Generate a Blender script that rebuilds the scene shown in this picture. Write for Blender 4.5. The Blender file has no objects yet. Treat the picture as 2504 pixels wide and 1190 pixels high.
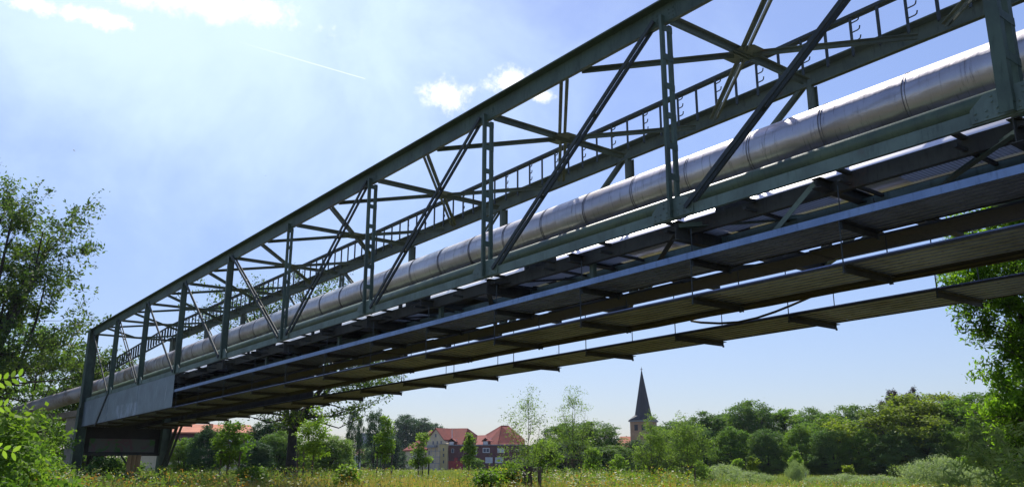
import bpy, bmesh, math, random
import numpy as np
from mathutils import Vector, Matrix
R = math.radians
sc = bpy.context.scene
col = sc.collection

# ---------------------------------------------------------------- camera
FPX, PITCH, ROLL, YAW = 2079.86, 0.253584, 0.001842, -0.911108      # solved from the truss nodes (pixels of the 2504 px photo)
CAMZ = 1.6
_fw = np.array([math.sin(YAW)*math.cos(PITCH), math.cos(YAW)*math.cos(PITCH), math.sin(PITCH)])
_r0 = np.array([math.cos(YAW), -math.sin(YAW), 0.0]); _u0 = np.cross(_r0, _fw)
_r = _r0*math.cos(ROLL)+_u0*math.sin(ROLL); _u = -_r0*math.sin(ROLL)+_u0*math.cos(ROLL)
cd = bpy.data.cameras.new('camera'); cam = bpy.data.objects.new('camera', cd); col.objects.link(cam)
cd.sensor_width = 36.0; cd.lens = 36.0*FPX/2504.0; cd.clip_start = 0.05; cd.clip_end = 6000
cam.matrix_world = Matrix(((_r[0], _u[0], -_fw[0], 0), (_r[1], _u[1], -_fw[1], 0), (_r[2], _u[2], -_fw[2], CAMZ), (0, 0, 0, 1)))
sc.camera = cam
CAM = np.array([0, 0, CAMZ])

def ray(x, y):
    d = _fw*FPX + _r*(x-1252.0) - _u*(y-595.0)
    return d/np.linalg.norm(d)
def pix(x, y, dist):
    "world point seen at photo pixel x, y at a horizontal distance of dist metres"
    d = ray(x, y); return CAM + d*(dist/math.hypot(d[0], d[1]))
def gnd(x, dist):
    p = pix(x, 1134, dist); return np.array([p[0], p[1], 0.0])

# ---------------------------------------------------------------- light
SUN_AZ, SUN_EL = R(-58), R(56)          # azimuth from +Y towards +X
sun_dir = Vector((math.sin(SUN_AZ)*math.cos(SUN_EL), math.cos(SUN_AZ)*math.cos(SUN_EL), math.sin(SUN_EL)))
sl = bpy.data.lights.new('sun', 'SUN'); sl.energy = 4.7; sl.angle = R(0.5); sl.color = (1.0, 0.95, 0.86)
so = bpy.data.objects.new('sun', sl); col.objects.link(so); so.rotation_euler = sun_dir.to_track_quat('Z', 'Y').to_euler()
so.location = (0, 0, 60)
sc.view_settings.view_transform = 'Standard'; sc.view_settings.look = 'None'
sc.view_settings.exposure = 0.22; sc.view_settings.gamma = 1.0

class NT:
    "small helper for node trees"
    def __init__(s, tree): s.t = tree; tree.nodes.clear()
    def n(s, ty, **kw):
        nd = s.t.nodes.new(ty)
        for k, v in kw.items():
            if k == 'inp':
                for a, b in v.items():
                    if hasattr(b, 'is_output'): s.t.links.new(b, nd.inputs[a])
                    else: nd.inputs[a].default_value = b
            else: setattr(nd, k, v)
        return nd
    def m(s, op, a, b=None, c=None, clamp=False):
        nd = s.t.nodes.new('ShaderNodeMath'); nd.operation = op; nd.use_clamp = clamp
        for i, v in enumerate((a, b, c)):
            if v is None: continue
            if hasattr(v, 'is_output'): s.t.links.new(v, nd.inputs[i])
            else: nd.inputs[i].default_value = v
        return nd.outputs[0]
    def vm(s, op, a, b=None):
        nd = s.t.nodes.new('ShaderNodeVectorMath'); nd.operation = op
        for i, v in enumerate((a, b)):
            if v is None: continue
            if hasattr(v, 'is_output'): s.t.links.new(v, nd.inputs[i])
            else: nd.inputs[i].default_value = v
        return nd
    def mix(s, fac, a, b):
        nd = s.t.nodes.new('ShaderNodeMix'); nd.data_type = 'RGBA'
        for i, v in ((0, fac), (6, a), (7, b)):
            if hasattr(v, 'is_output'): s.t.links.new(v, nd.inputs[i])
            else: nd.inputs[i].default_value = v if i == 0 else (*v[:3], 1)
        return nd.outputs[2]
    def ramp(s, fac, a, b):
        nd = s.t.nodes.new('ShaderNodeMapRange'); nd.interpolation_type = 'SMOOTHSTEP'
        s.t.links.new(fac, nd.inputs[0]); nd.inputs[1].default_value = a; nd.inputs[2].default_value = b
        return nd.outputs[0]
    def noise(s, scale, detail=4, rough=0.55, vec=None, dist=0.0):
        nd = s.t.nodes.new('ShaderNodeTexNoise'); nd.inputs['Scale'].default_value = scale
        nd.inputs['Detail'].default_value = detail; nd.inputs['Roughness'].default_value = rough
        nd.inputs['Distortion'].default_value = dist
        if vec is not None: s.t.links.new(vec, nd.inputs['Vector'])
        return nd.outputs[0]

w = bpy.data.worlds.new('World'); sc.world = w; w.use_nodes = True
T = NT(w.node_tree)
sky = T.n('ShaderNodeTexSky', sky_type='NISHITA', sun_disc=False, sun_elevation=SUN_EL, sun_rotation=SUN_AZ,
          air_density=1.0, dust_density=0.3, ozone_density=3.0, altitude=100)
tc = T.n('ShaderNodeTexCoord').outputs['Generated']
dirn = T.vm('NORMALIZE', tc).outputs[0]
nfine = T.noise(30, 9, 0.68, dirn); nbig = T.noise(5.5, 7, 0.6, dirn, 0.3)
def blob(x, y, rx, ry, soft, nz, amp):
    "irregular cloud mask round the direction of a point of the sky"
    c = ray(x, y); e1 = np.cross(c, [0, 0, 1.0]); e1 /= np.linalg.norm(e1); e2 = np.cross(e1, c)
    a = T.m('MULTIPLY', T.vm('DOT_PRODUCT', dirn, tuple(e1)).outputs['Value'], FPX/rx)
    b = T.m('MULTIPLY', T.m('SUBTRACT', T.vm('DOT_PRODUCT', dirn, tuple(e2)).outputs['Value'], 0.0), FPX/ry)
    d = T.m('SQRT', T.m('ADD', T.m('MULTIPLY', a, a), T.m('MULTIPLY', b, b)))
    front = T.m('GREATER_THAN', T.vm('DOT_PRODUCT', dirn, tuple(c)).outputs['Value'], 0.5)
    d = T.m('ADD', d, T.m('MULTIPLY', T.m('SUBTRACT', nz, 0.5), amp))
    return T.m('MULTIPLY', T.ramp(d, 1.0+soft, 1.0-soft), front)
m = T.m('MAXIMUM', blob(1087, 230, 44, 30, 0.7, nfine, 4.0), blob(1252, 205, 40, 27, 0.7, nfine, 4.0))
m = T.m('MAXIMUM', m, blob(1320, 236, 26, 14, 0.6, nfine, 3.2))
m = T.m('MAXIMUM', m, blob(240, 45, 48, 14, 0.7, nfine, 4.6))
m = T.m('MAXIMUM', m, blob(80, 8, 36, 16, 0.7, nfine, 4.6))
m = T.m('MAXIMUM', m, T.m('MULTIPLY', blob(430, -12, 210, 26, 0.8, nfine, 4.2), 0.85))
veil = T.m('MULTIPLY', blob(220, -60, 820, 330, 0.95, nbig, 2.2), 0.80)
veil2 = T.m('MULTIPLY', blob(1180, 250, 210, 110, 0.95, nfine, 1.4), 0.22)
veil = T.m('MAXIMUM', veil, veil2)
A, B = ray(560, 96), ray(893, 193)
nrm = np.cross(A, B); nrm /= np.linalg.norm(nrm); tt = B-A; tt /= np.dot(tt, tt)
off = T.m('ABSOLUTE', T.vm('DOT_PRODUCT', dirn, tuple(nrm)).outputs['Value'])
al = T.vm('DOT_PRODUCT', T.vm('SUBTRACT', dirn, tuple(A)).outputs[0], tuple(tt)).outputs['Value']
wd = T.m('MULTIPLY', T.m('ADD', T.m('MULTIPLY', al, T.m('SUBTRACT', 1.0, al)), 0.25), 0.0019)
tr = T.m('MULTIPLY', T.m('SUBTRACT', 1.0, T.m('DIVIDE', off, wd), clamp=True), T.m('MULTIPLY', T.m('GREATER_THAN', al, 0.0), T.m('LESS_THAN', al, 1.0)))
tr = T.m('MULTIPLY', tr, T.m('MULTIPLY', T.m('POWER', T.m('MAXIMUM', al, 0.0), 0.9), 0.95), clamp=True)
hz = T.m('POWER', T.m('SUBTRACT', 1.0, T.vm('DOT_PRODUCT', dirn, (0, 0, 1)).outputs['Value'], clamp=True), 3.0)
SKYK = 0.122
sat = T.vm('MULTIPLY', T.n('ShaderNodeHueSaturation', inp={'Saturation': 1.0, 'Color': sky.outputs[0]}).outputs[0], (1.06, 0.955, 1.03)).outputs[0]
low = T.m('SUBTRACT', 1.18, T.m('MULTIPLY', hz, 0.62))
sat = T.mix(hz, sat, T.vm('MULTIPLY', sat, (1.0, 1.04, 1.07)).outputs[0])
c0 = T.vm('SCALE', sat); T.t.links.new(low, c0.inputs['Scale']); c0 = c0.outputs[0]
c1 = T.mix(veil, c0, (6.2, 7.7, 8.8))
c2 = T.mix(tr, c1, (8.2, 8.7, 9.2))
c3 = T.mix(m, c2, (10.0, 10.0, 10.0))
bg = T.n('ShaderNodeBackground', inp={'Color': c3, 'Strength': SKYK})
T.t.links.new(bg.outputs[0], T.n('ShaderNodeOutputWorld').inputs[0])

# ---------------------------------------------------------------- object helpers
def tag(o, label=None, cat=None, group=None, kind=None):
    if label: o['label'] = label
    if cat: o['category'] = cat
    if group: o['group'] = group
    if kind: o['kind'] = kind
    return o
OFF = {}
def thing(name, loc, label, cat, group=None, kind=None):
    o = bpy.data.objects.new(name, None); col.objects.link(o); o.location = tuple(float(v) for v in loc)
    o.empty_display_size = 0.3; OFF[o.name] = np.array(loc, float)
    return tag(o, label, cat, group, kind)
def mesh_np(name, v, f, mat, parent=None, loc=None, smooth=False):
    "v (n,3) world coordinates, f list or (m,k) array"
    v = np.asarray(v, float)
    if parent is not None: off = OFF[parent.name]
    else: off = np.array(loc if loc is not None else (0, 0, 0), float)
    me = bpy.data.meshes.new(name)
    v = (v-off).astype(np.float32)
    if isinstance(f, np.ndarray):
        k = f.shape[1]
        me.vertices.add(len(v)); me.vertices.foreach_set('co', v.ravel())
        me.loops.add(f.size); me.loops.foreach_set('vertex_index', f.ravel().astype(np.int32))
        me.polygons.add(len(f)); me.polygons.foreach_set('loop_start', np.arange(0, f.size, k, dtype=np.int32))
        me.update(calc_edges=True)
    else:
        me.from_pydata([tuple(float(c) for c in p) for p in v], [], f); me.update()
    if smooth: me.polygons.foreach_set('use_smooth', [True]*len(me.polygons))
    me.materials.append(mat)
    o = bpy.data.objects.new(name, me); col.objects.link(o)
    if parent is not None:
        o.parent = parent; OFF[o.name] = OFF[parent.name]
    else:
        o.location = tuple(off); OFF[o.name] = off
    return o
def nrmz(a): a = np.asarray(a, float); return a/max(np.linalg.norm(a), 1e-9)
class MB:
    def __init__(s): s.v = []; s.f = []
    def add(s, vs, fs):
        o = len(s.v); s.v += [tuple(p) for p in vs]; s.f += [[i+o for i in f] for f in fs]; return s
    def prism(s, prof, p0, p1, e1, e2):
        "extrude a closed 2-D profile (list of (a,b)) from p0 to p1; a along e1, b along e2"
        p0 = np.array(p0, float); p1 = np.array(p1, float); e1 = np.array(e1, float); e2 = np.array(e2, float); n = len(prof)
        vs = [p0+e1*a+e2*b for a, b in prof]+[p1+e1*a+e2*b for a, b in prof]
        fs = [[i, (i+1) % n, n+(i+1) % n, n+i] for i in range(n)]+[list(range(n))[::-1], list(range(n, 2*n))]
        return s.add(vs, fs)
    def box(s, x0, x1, y0, y1, z0, z1):
        return s.prism([(y0, z0), (y1, z0), (y1, z1), (y0, z1)], (x0, 0, 0), (x1, 0, 0), (0, 1, 0), (0, 0, 1))
    def bar(s, p, q, wdt, hgt, side=(0, 1, 0)):
        d = nrmz(np.array(q, float)-np.array(p, float)); e1 = np.array(side, float); e1 = nrmz(e1-d*np.dot(e1, d)); e2 = np.cross(d, e1)
        a, b = wdt/2, hgt/2
        return s.prism([(-a, -b), (a, -b), (a, b), (-a, b)], p, q, e1, e2)
    def angle(s, p, q, leg, th, side=(0, 1, 0), flip=1):
        "L section"
        d = nrmz(np.array(q, float)-np.array(p, float)); e1 = np.array(side, float); e1 = nrmz(e1-d*np.dot(e1, d)); e2 = np.cross(d, e1)*flip
        return s.prism([(0, 0), (leg, 0), (leg, th), (th, th), (th, leg), (0, leg)], p, q, e1, e2)
    def tube(s, pts, rad, n=10, caps=True):
        pts = [np.array(p, float) for p in pts]; rads = rad if hasattr(rad, '__len__') else [rad]*len(pts)
        o = len(s.v); up = None
        for i, p in enumerate(pts):
            d = nrmz(pts[min(i+1, len(pts)-1)]-pts[max(i-1, 0)])
            if up is None: up = np.array([0, 0, 1.0]) if abs(d[2]) < 0.9 else np.array([1.0, 0, 0])
            e1 = nrmz(up-d*np.dot(up, d)); up = e1; e2 = np.cross(d, e1)
            for k in range(n):
                a = 2*math.pi*k/n; s.v.append(tuple(p+(e1*math.cos(a)+e2*math.sin(a))*rads[i]))
        for i in range(len(pts)-1):
            for k in range(n): s.f.append([o+i*n+k, o+i*n+(k+1) % n, o+(i+1)*n+(k+1) % n, o+(i+1)*n+k])
        if caps: s.f.append([o+k for k in range(n)][::-1]); s.f.append([o+(len(pts)-1)*n+k for k in range(n)])
        return s
    def build(s, name, mat, parent=None, loc=None, smooth=False, br=False):
        v = np.array(s.v, float)
        if br: v[:, 2] += SL*(v[:, 0]-X9)
        return mesh_np(name, v, s.f, mat, parent, loc, smooth)

# ---------------------------------------------------------------- materials
def material(name, fn):
    m = bpy.data.materials.new(name); m.use_nodes = True; t = NT(m.node_tree); sh = fn(t)
    t.t.links.new(sh, t.n('ShaderNodeOutputMaterial').inputs[0]); return m
def obj_co(t): return t.n('ShaderNodeNewGeometry').outputs['Position']
def paint(name, base, dark, rust=0.25, rough=0.5, metallic=0.0, scale=1.6, bump=0.15, isl=0.0):
    def fn(t):
        P = obj_co(t)
        st = t.n('ShaderNodeMapping', inp={'Vector': P, 'Scale': (3.0, 3.0, 0.6)}).outputs[0]
        a = t.noise(scale, 6, 0.6, P); b = t.noise(6, 5, 0.65, st); c = t.noise(0.8, 8, 0.7, P)
        cc = t.mix(t.ramp(a, 0.35, 0.68), base, dark)
        cc = t.mix(t.m('MULTIPLY', t.ramp(b, 0.5, 0.75), 0.55), cc, tuple(x*0.55 for x in dark))
        cc = t.mix(t.m('MULTIPLY', t.ramp(c, 0.60, 0.72), rust), cc, (0.16, 0.085, 0.05))
        if isl: cc = t.mix(t.m('MULTIPLY', t.n('ShaderNodeNewGeometry').outputs['Random Per Island'], isl), cc, (0.03, 0.025, 0.02))
        bp = t.n('ShaderNodeBump', inp={'Height': t.noise(30, 4, 0.6, P), 'Strength': bump, 'Distance': 0.02})
        return t.n('ShaderNodeBsdfPrincipled', inp={'Base Color': cc, 'Roughness': t.m('ADD', t.m('MULTIPLY', b, 0.3), rough-0.15), 'Metallic': metallic, 'Normal': bp.outputs[0]}).outputs[0]
    return material(name, fn)
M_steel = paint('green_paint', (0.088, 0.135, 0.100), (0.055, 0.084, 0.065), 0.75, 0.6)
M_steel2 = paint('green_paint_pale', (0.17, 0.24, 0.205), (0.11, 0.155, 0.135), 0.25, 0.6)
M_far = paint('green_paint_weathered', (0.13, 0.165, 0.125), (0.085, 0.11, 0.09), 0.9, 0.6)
M_rail = paint('dark_rail_paint', (0.05, 0.066, 0.07), (0.035, 0.045, 0.05), 0.2, 0.7)
M_dark = paint('grimy_steel', (0.055, 0.06, 0.055), (0.03, 0.03, 0.03), 0.5, 0.7)
M_smallpipe = paint('pale_green_pipe_paint', (0.12, 0.165, 0.095), (0.07, 0.105, 0.07), 0.2, 0.4)
M_galv = paint('sky_tinted_galvanised', (0.25, 0.36, 0.56), (0.19, 0.28, 0.46), 0.02, 0.5, 0.5)  # blue sky reflection put into the base colour of the zinc strip
M_tray = paint('corrugated_sheet', (0.32, 0.37, 0.56), (0.18, 0.21, 0.32), 0.35, 0.45, 0.3, isl=0.55)
M_black = paint('black_rubber', (0.02, 0.02, 0.022), (0.012, 0.012, 0.014), 0.0, 0.6)
M_conc = paint('weathered_concrete', (0.38, 0.35, 0.31), (0.25, 0.235, 0.21), 0.15, 0.85)
M_wood = paint('grey_stake_wood', (0.14, 0.115, 0.095), (0.085, 0.07, 0.06), 0.0, 0.85)
def f_plate(t):
    P = obj_co(t)
    st = t.n('ShaderNodeMapping', inp={'Vector': P, 'Scale': (1.5, 1.5, 0.35)}).outputs[0]
    a = t.noise(1.2, 6, 0.6, P); b = t.noise(3.2, 5, 0.6, st); sp = t.noise(18, 3, 0.6, P)
    cc = t.mix(t.ramp(a, 0.3, 0.7), (0.24, 0.31, 0.36), (0.17, 0.22, 0.25))
    cc = t.mix(t.m('MULTIPLY', t.ramp(b, 0.62, 0.7), 0.6), cc, (0.42, 0.48, 0.56))
    cc = t.mix(t.m('MULTIPLY', t.ramp(sp, 0.55, 0.7), 0.25), cc, (0.3, 0.36, 0.4))
    sx = t.n('ShaderNodeSeparateXYZ', inp={0: P})
    near = t.m('MULTIPLY', t.ramp(t.m('ABSOLUTE', t.m('ADD', sx.outputs[0], 40.3)), 2.3, 1.6), t.ramp(t.m('ABSOLUTE', t.m('SUBTRACT', sx.outputs[2], 3.75)), 0.42, 0.30))
    st2 = t.n('ShaderNodeMapping', inp={'Vector': P, 'Scale': (2.6, 1.0, 0.8)}).outputs[0]
    cc = t.mix(t.m('MULTIPLY', t.m('MULTIPLY', near, t.ramp(t.noise(2.2, 3, 0.5, st2), 0.46, 0.56)), 0.42), cc, (0.50, 0.58, 0.72))
    return t.n('ShaderNodeBsdfPrincipled', inp={'Base Color': cc, 'Roughness': 0.5, 'Metallic': 0.35}).outputs[0]
M_plate = material('galvanised_plate', f_plate)
def f_pipe(t):
    P = obj_co(t)
    st = t.n('ShaderNodeMapping', inp={'Vector': P, 'Scale': (9.0, 0.8, 0.8)}).outputs[0]
    a = t.noise(1.1, 5, 0.6, P); b = t.noise(1.6, 6, 0.7, st); r_ = t.noise(0.55, 7, 0.7, P)
    sep = t.n('ShaderNodeSeparateXYZ', inp={0: P})
    cc = t.mix(t.ramp(a, 0.3, 0.7), (0.66, 0.63, 0.65), (0.52, 0.49, 0.51))
    cc = t.mix(t.m('MULTIPLY', t.ramp(b, 0.54, 0.68), 0.7), cc, (0.17, 0.15, 0.16))
    west = t.ramp(sep.outputs[0], -20.0, -44.0)
    cc = t.mix(t.m('MULTIPLY', t.ramp(r_, 0.46, 0.62), t.m('ADD', t.m('MULTIPLY', west, 0.8), 0.05)), cc, (0.30, 0.21, 0.13))
    cc = t.mix(t.m('MULTIPLY', t.n('ShaderNodeNewGeometry').outputs['Random Per Island'], 0.30), cc, (0.26, 0.24, 0.25))
    dent = t.m('ADD', t.noise(3.2, 4, 0.5, P), t.m('MULTIPLY', t.ramp(t.noise(0.9, 2, 0.5, P), 0.60, 0.75), 0.8))
    bp = t.n('ShaderNodeBump', inp={'Height': dent, 'Strength': 0.26, 'Distance': 0.05})
    g1 = t.n('ShaderNodeBsdfPrincipled', inp={'Base Color': cc, 'Roughness': t.m('ADD', t.m('MULTIPLY', b, 0.12), 0.16), 'Metallic': 1.0, 'Normal': bp.outputs[0]}).outputs[0]
    g2 = t.n('ShaderNodeBsdfPrincipled', inp={'Base Color': cc, 'Roughness': t.m('ADD', t.m('MULTIPLY', b, 0.2), 0.44), 'Metallic': t.m('SUBTRACT', 0.9, t.m('MULTIPLY', west, 0.6)), 'Normal': bp.outputs[0]}).outputs[0]
    return t.n('ShaderNodeMixShader', inp={0: t.m('ADD', t.m('MULTIPLY', west, 0.3), 0.55), 1: g1, 2: g2}).outputs[0]
M_pipe = material('aluminium_cladding', f_pipe)
M_band = paint('dark_seam', (0.20, 0.19, 0.20), (0.12, 0.11, 0.12), 0.1, 0.5, 0.6)
def f_grate(t):
    P = obj_co(t)
    wv = t.n('ShaderNodeTexWave', inp={'Vector': P, 'Scale': 6.0}); wv.bands_direction = 'X'
    d = t.n('ShaderNodeBsdfDiffuse', inp={'Color': (0.55, 0.56, 0.60, 1)}).outputs[0]
    tl = t.n('ShaderNodeBsdfTranslucent', inp={'Color': (0.80, 0.81, 0.85, 1)}).outputs[0]
    mx = t.n('ShaderNodeMixShader', inp={0: 0.5, 1: d, 2: tl}).outputs[0]
    tp = t.n('ShaderNodeBsdfTransparent').outputs[0]
    return t.n('ShaderNodeMixShader', inp={0: t.m('MULTIPLY', t.ramp(wv.outputs['Fac'], 0.5, 0.9), 0.45), 1: mx, 2: tp}).outputs[0]
M_grate = material('grating', f_grate)

# ---------------------------------------------------------------- the bridge (bridge coordinates: X along, slight fall towards the far end)
X9, YN, ZC, HT, SL = -3.583, 9.860, 5.396, 3.390, 0.016396
YF = 14.10; PL = 5.0
def nx(n): return X9+(n-9)*PL
XL, XR = nx(0), nx(10)
ZT = ZC+HT                         # lower edge of the top chord
WEB = 0.33
def bz(x): return SL*(x-X9)
bridge = thing('truss_bridge', (XL, YN, 0), 'long grey-green steel truss pipe bridge rising from lower left to upper right', 'bridge')
def channel(mb, x0, x1, yo, z0, z1, fl, th, s):
    "C section along X: web at y=yo, flanges towards s"
    pr = [(0, z0), (s*fl, z0), (s*fl, z0+th), (s*th, z0+th), (s*th, z1-th), (s*fl, z1-th), (s*fl, z1), (0, z1)]
    mb.prism(pr, (x0, yo, 0), (x1, yo, 0), (0, 1, 0), (0, 0, 1))
for y, inner in ((YN, 1), (YF, -1)):
    mt = M_steel if inner == 1 else M_far
    ZT = (ZC+HT) if inner == 1 else (ZC+HT+0.075)
    mb = MB()                                                        # top chord: web plates with a wide cap and lower inner flange
    mb.prism([(-0.012, ZT), (0.012, ZT), (0.012, ZT+WEB), (-0.012, ZT+WEB)], (XL-0.15, y, 0), (XR+0.15, y, 0), (0, 1, 0), (0, 0, 1))
    mb.prism([(0.20*inner, ZT+WEB+0.003), (-0.17*inner, ZT+WEB+0.003), (-0.17*inner, ZT+WEB+0.030), (0.20*inner, ZT+WEB+0.030)], (XL-0.2, y, 0), (XR+0.2, y, 0), (0, 1, 0), (0, 0, 1))
    mb.box(XL-0.1, XR+0.1, min(y+0.013*inner, y+0.07*inner), max(y+0.013*inner, y+0.07*inner), ZT+0.002, ZT+0.014)
    if inner == -1:                                                  # the far chord shows its inside face: horizontal rib
        mb.box(XL, XR, y-0.10, y-0.013, ZT+0.002, ZT+0.016)
    mb.build('top_chord', mt, bridge, br=True)
    mb = MB()
    if inner == 1: channel(mb, XL-0.2, XR+0.2, y, ZC, ZC+0.17, 0.06*inner, 0.012, 1)
    else: channel(mb, XL-0.2, XR+0.2, y, 5.325, 5.475, 0.06*inner, 0.012, 1)
    mb.build('bottom_chord', M_steel2 if inner == 1 else M_dark, bridge, br=True)
ZT = ZC+HT
def post(n, y, inner):
    mb = MB(); x = nx(n); z0, z1 = ZC+0.02, ZT+0.14
    if n in (0, 10):
        mb.prism([(-0.25, -0.22), (0.25, -0.22), (0.25, -0.20), (0.012, -0.20), (0.012, 0.20), (0.25, 0.20), (0.25, 0.22), (-0.25, 0.22), (-0.25, 0.20), (-0.012, 0.20), (-0.012, -0.20), (-0.25, -0.20)],
                 (x, y+inner*0.02, ZC-0.3), (x, y+inner*0.02, ZT+WEB-0.01), (1, 0, 0), (0, 1, 0))
    else:
        near = inner == 1
        if near and n >= 5 or (not near and n in (3, 4)):
            # two slim members standing apart, joined by batten plates
            wx = {9: 0.15, 5: 0.035}.get(n, 0.05); ty = 0.08 if n < 9 else 0.11; sp = 0.30 if n == 9 else 0.18 if n > 5 else 0.11
            for k, yy in enumerate((y-0.10, y-0.10+sp)):
                mb.prism([(-wx/2, yy), (wx/2, yy), (wx/2, yy+ty), (wx/2-0.014, yy+ty), (wx/2-0.014, yy+0.012), (-wx/2, yy+0.012)], (x, 0, z0), (x, 0, z1-(0.0 if (k == 0 or not near) else 0.14)), (1, 0, 0), (0, 1, 0))
            k = 6
            for i in range(k+1):
                z = z0+0.16+(ZT-z0-0.25)*i/k
                mb.box(x+wx/2+0.001, x+wx/2+0.007, y-0.10, y-0.10+sp+ty, z-0.055, z+0.055)
        else:
            wx, y0, y1 = 0.11, y-0.09, y+0.12
            mb.prism([(-wx/2, y0), (wx/2, y0), (wx/2, y0+0.014), (0.006, y0+0.014), (0.006, y1-0.014), (wx/2, y1-0.014), (wx/2, y1), (-wx/2, y1), (-wx/2, y1-0.014), (-0.006, y1-0.014), (-0.006, y0+0.014), (-wx/2, y0+0.014)],
                     (x, 0, z0), (x, 0, z1-0.03 if not near else z1), (1, 0, 0), (0, 1, 0))
    mb.build('post', M_steel if inner == 1 else M_far, bridge, br=True)
def diagonal(n, y, inner):
    "panel between n and n+1: falls towards midspan on the left half, rises on the right half"
    x0, x1 = (nx(n), nx(n+1))
    a = (x0+0.22, y, ZT+0.12) if n < 5 else (x0+0.30, y, ZC+0.12)
    b = (x1-0.30, y, ZC+0.12) if n < 5 else (x1-0.18, y, ZT+0.12)
    mb = MB(); single = n in (0, 2, 3)
    if single: mb.bar((a[0], y-0.04, a[2]), (b[0], y-0.04, b[2]), 0.022, 0.12)
    else:
        for s in (-1, 1):
            yy = y-0.012+s*0.05
            mb.bar((a[0], yy, a[2]), (b[0], yy, b[2]), 0.016 if n < 5 else 0.034, 0.085 if n < 5 else 0.07)
    d = np.array(b)-np.array(a)
    if not single:
        for q in (0.33, 0.66):
            c = np.array(a)+d*q; u_ = nrmz(d)*0.04
            mb.bar(c-u_+np.array([0, -0.012, 0]), c+u_+np.array([0, -0.012, 0]), 0.08, 0.04)
    mb.build('diagonal', M_rail if inner == 1 else M_far, bridge, br=True)
for y, inner in ((YN, 1), (YF, -1)):
    for n in range(11): post(n, y, inner)
    for n in range(10): diagonal(n, y, inner)
# node plates on the chords
for n in range(1, 10):
    mb = MB(); x = nx(n); y = YN-0.016
    mb.prism([(-0.42, ZC+0.02), (0.42, ZC+0.02), (0.42, ZC+0.19), (0.24, ZC+0.34), (-0.24, ZC+0.34), (-0.42, ZC+0.19)], (x, y-0.006, 0), (x, y+0.003, 0), (1, 0, 0), (0, 0, 1))
    for rx_, rz_ in [(a_, b_) for a_ in (-0.36, -0.24, -0.12, 0.12, 0.24, 0.36) for b_ in (0.06, 0.13)]+[(-0.17, 0.22), (0.17, 0.22), (-0.17, 0.29), (0.17, 0.29)]:
        mb.tube([(x+rx_, y-0.018, ZC+rz_), (x+rx_, y-0.007, ZC+rz_)], [0.009, 0.017], 6)
    mb.build('node_plate', M_steel2, bridge, br=True)
    mb = MB()
    mb.prism([(-0.30, ZT+0.015), (0.30, ZT+0.015), (0.22, ZT+0.25), (-0.22, ZT+0.25)], (x, YN-0.020, 0), (x, YN-0.0125, 0), (1, 0, 0), (0, 0, 1))
    for rx_ in (-0.22, -0.13, 0.13, 0.22):
        for rz_ in (0.06, 0.13, 0.20): mb.tube([(x+rx_, YN-0.032, ZT+rz_), (x+rx_, YN-0.021, ZT+rz_)], [0.009, 0.017], 6)
    mb.build('node_plate', M_steel, bridge, br=True)
# top bracing: strut at each node, half diagonals from its middle to the chords at mid-panel
ZB = ZT+0.16; YM = (YN+YF)/2
def twin(mb, p, q, leg=0.075, gap=0.03):
    p = np.array(p, float); q = np.array(q, float); d = nrmz(q-p); s = np.cross(d, (0, 0, 1)); s = nrmz(s)
    for k in (-1, 1): mb.angle(p+s*k*gap, q+s*k*gap, leg, 0.009, s*k, 1 if k > 0 else -1)
for n in range(0, 11):
    x = nx(n)
    mb = MB(); twin(mb, (x, YN+0.2, ZB), (x, YF-0.2, ZB), 0.085, 0.035); mb.build('top_strut', M_far, bridge, br=True)
    for dx in (-2.25, 2.25):
        if (n == 0 and dx < 0) or (n == 10 and dx > 0): continue
        for yy in (YN+0.2, YF-0.2):
            mb = MB(); twin(mb, (x+math.copysign(0.12, dx), YM+(yy-YM)*0.06, ZB-0.02), (x+dx, yy, ZB-0.02), 0.07, 0.022); mb.build('top_brace', M_far if n > 3 else M_steel, bridge, br=True)
    mb = MB(); c = 0.34
    mb.prism([(-c, -0.14), (-0.14, -c*0.8), (0.14, -c*0.8), (c, -0.14), (c, 0.14), (0.14, c*0.8), (-0.14, c*0.8), (-c, 0.14)], (x, YM, ZB-0.044), (x, YM, ZB-0.034), (1, 0, 0), (0, 1, 0))
    mb.build('gusset_plate', M_far, bridge, br=True)
# floor: cross beams at each node and mid-panel, stringers, plan bracing
for k in range(0, 21):
    n = k/2; x = nx(n); full = k % 2 == 0
    h = 0.30 if full else 0.14
    mb = MB(); zt = ZC-0.02
    mb.prism([(-0.07, zt-h), (0.07, zt-h), (0.07, zt-h+0.012), (0.006, zt-h+0.012), (0.006, zt-0.012), (0.07, zt-0.012), (0.07, zt), (-0.07, zt), (-0.07, zt-0.012), (-0.006, zt-0.012), (-0.006, zt-h+0.012), (-0.07, zt-h+0.012)],
             (x, YN+0.03, 0), (x, YF-0.03, 0), (1, 0, 0), (0, 0, 1))
    mb.build('floor_beam', M_dark, bridge, br=True)
for (y0, y1, z0, z1, mt) in ((10.20, 10.29, 5.21, 5.44, M_dark), (11.02, 11.14, 5.17, 5.30, M_steel2), (11.62, 11.72, ZC-0.003, ZC+0.12, M_dark), (12.55, 12.65, ZC-0.003, ZC+0.12, M_dark)):
    mb = MB(); mb.box(XL, XR, y0, y1, z0, z1); mb.build('stringer', mt, bridge, br=True)
for n in range(10):
    for a, b in (((nx(n), YN+0.12), (nx(n+1), YF-0.12)), ((nx(n), YF-0.12), (nx(n+1), YN+0.12))):
        mb = MB(); dz = ZC-0.13 if a[1] < b[1] else ZC-0.21
        mb.angle((a[0], a[1], dz), (b[0], b[1], dz), 0.09, 0.01, (0, 0, 1)); mb.build('floor_brace', M_dark if n != 8 else M_steel, bridge, br=True)
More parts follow.
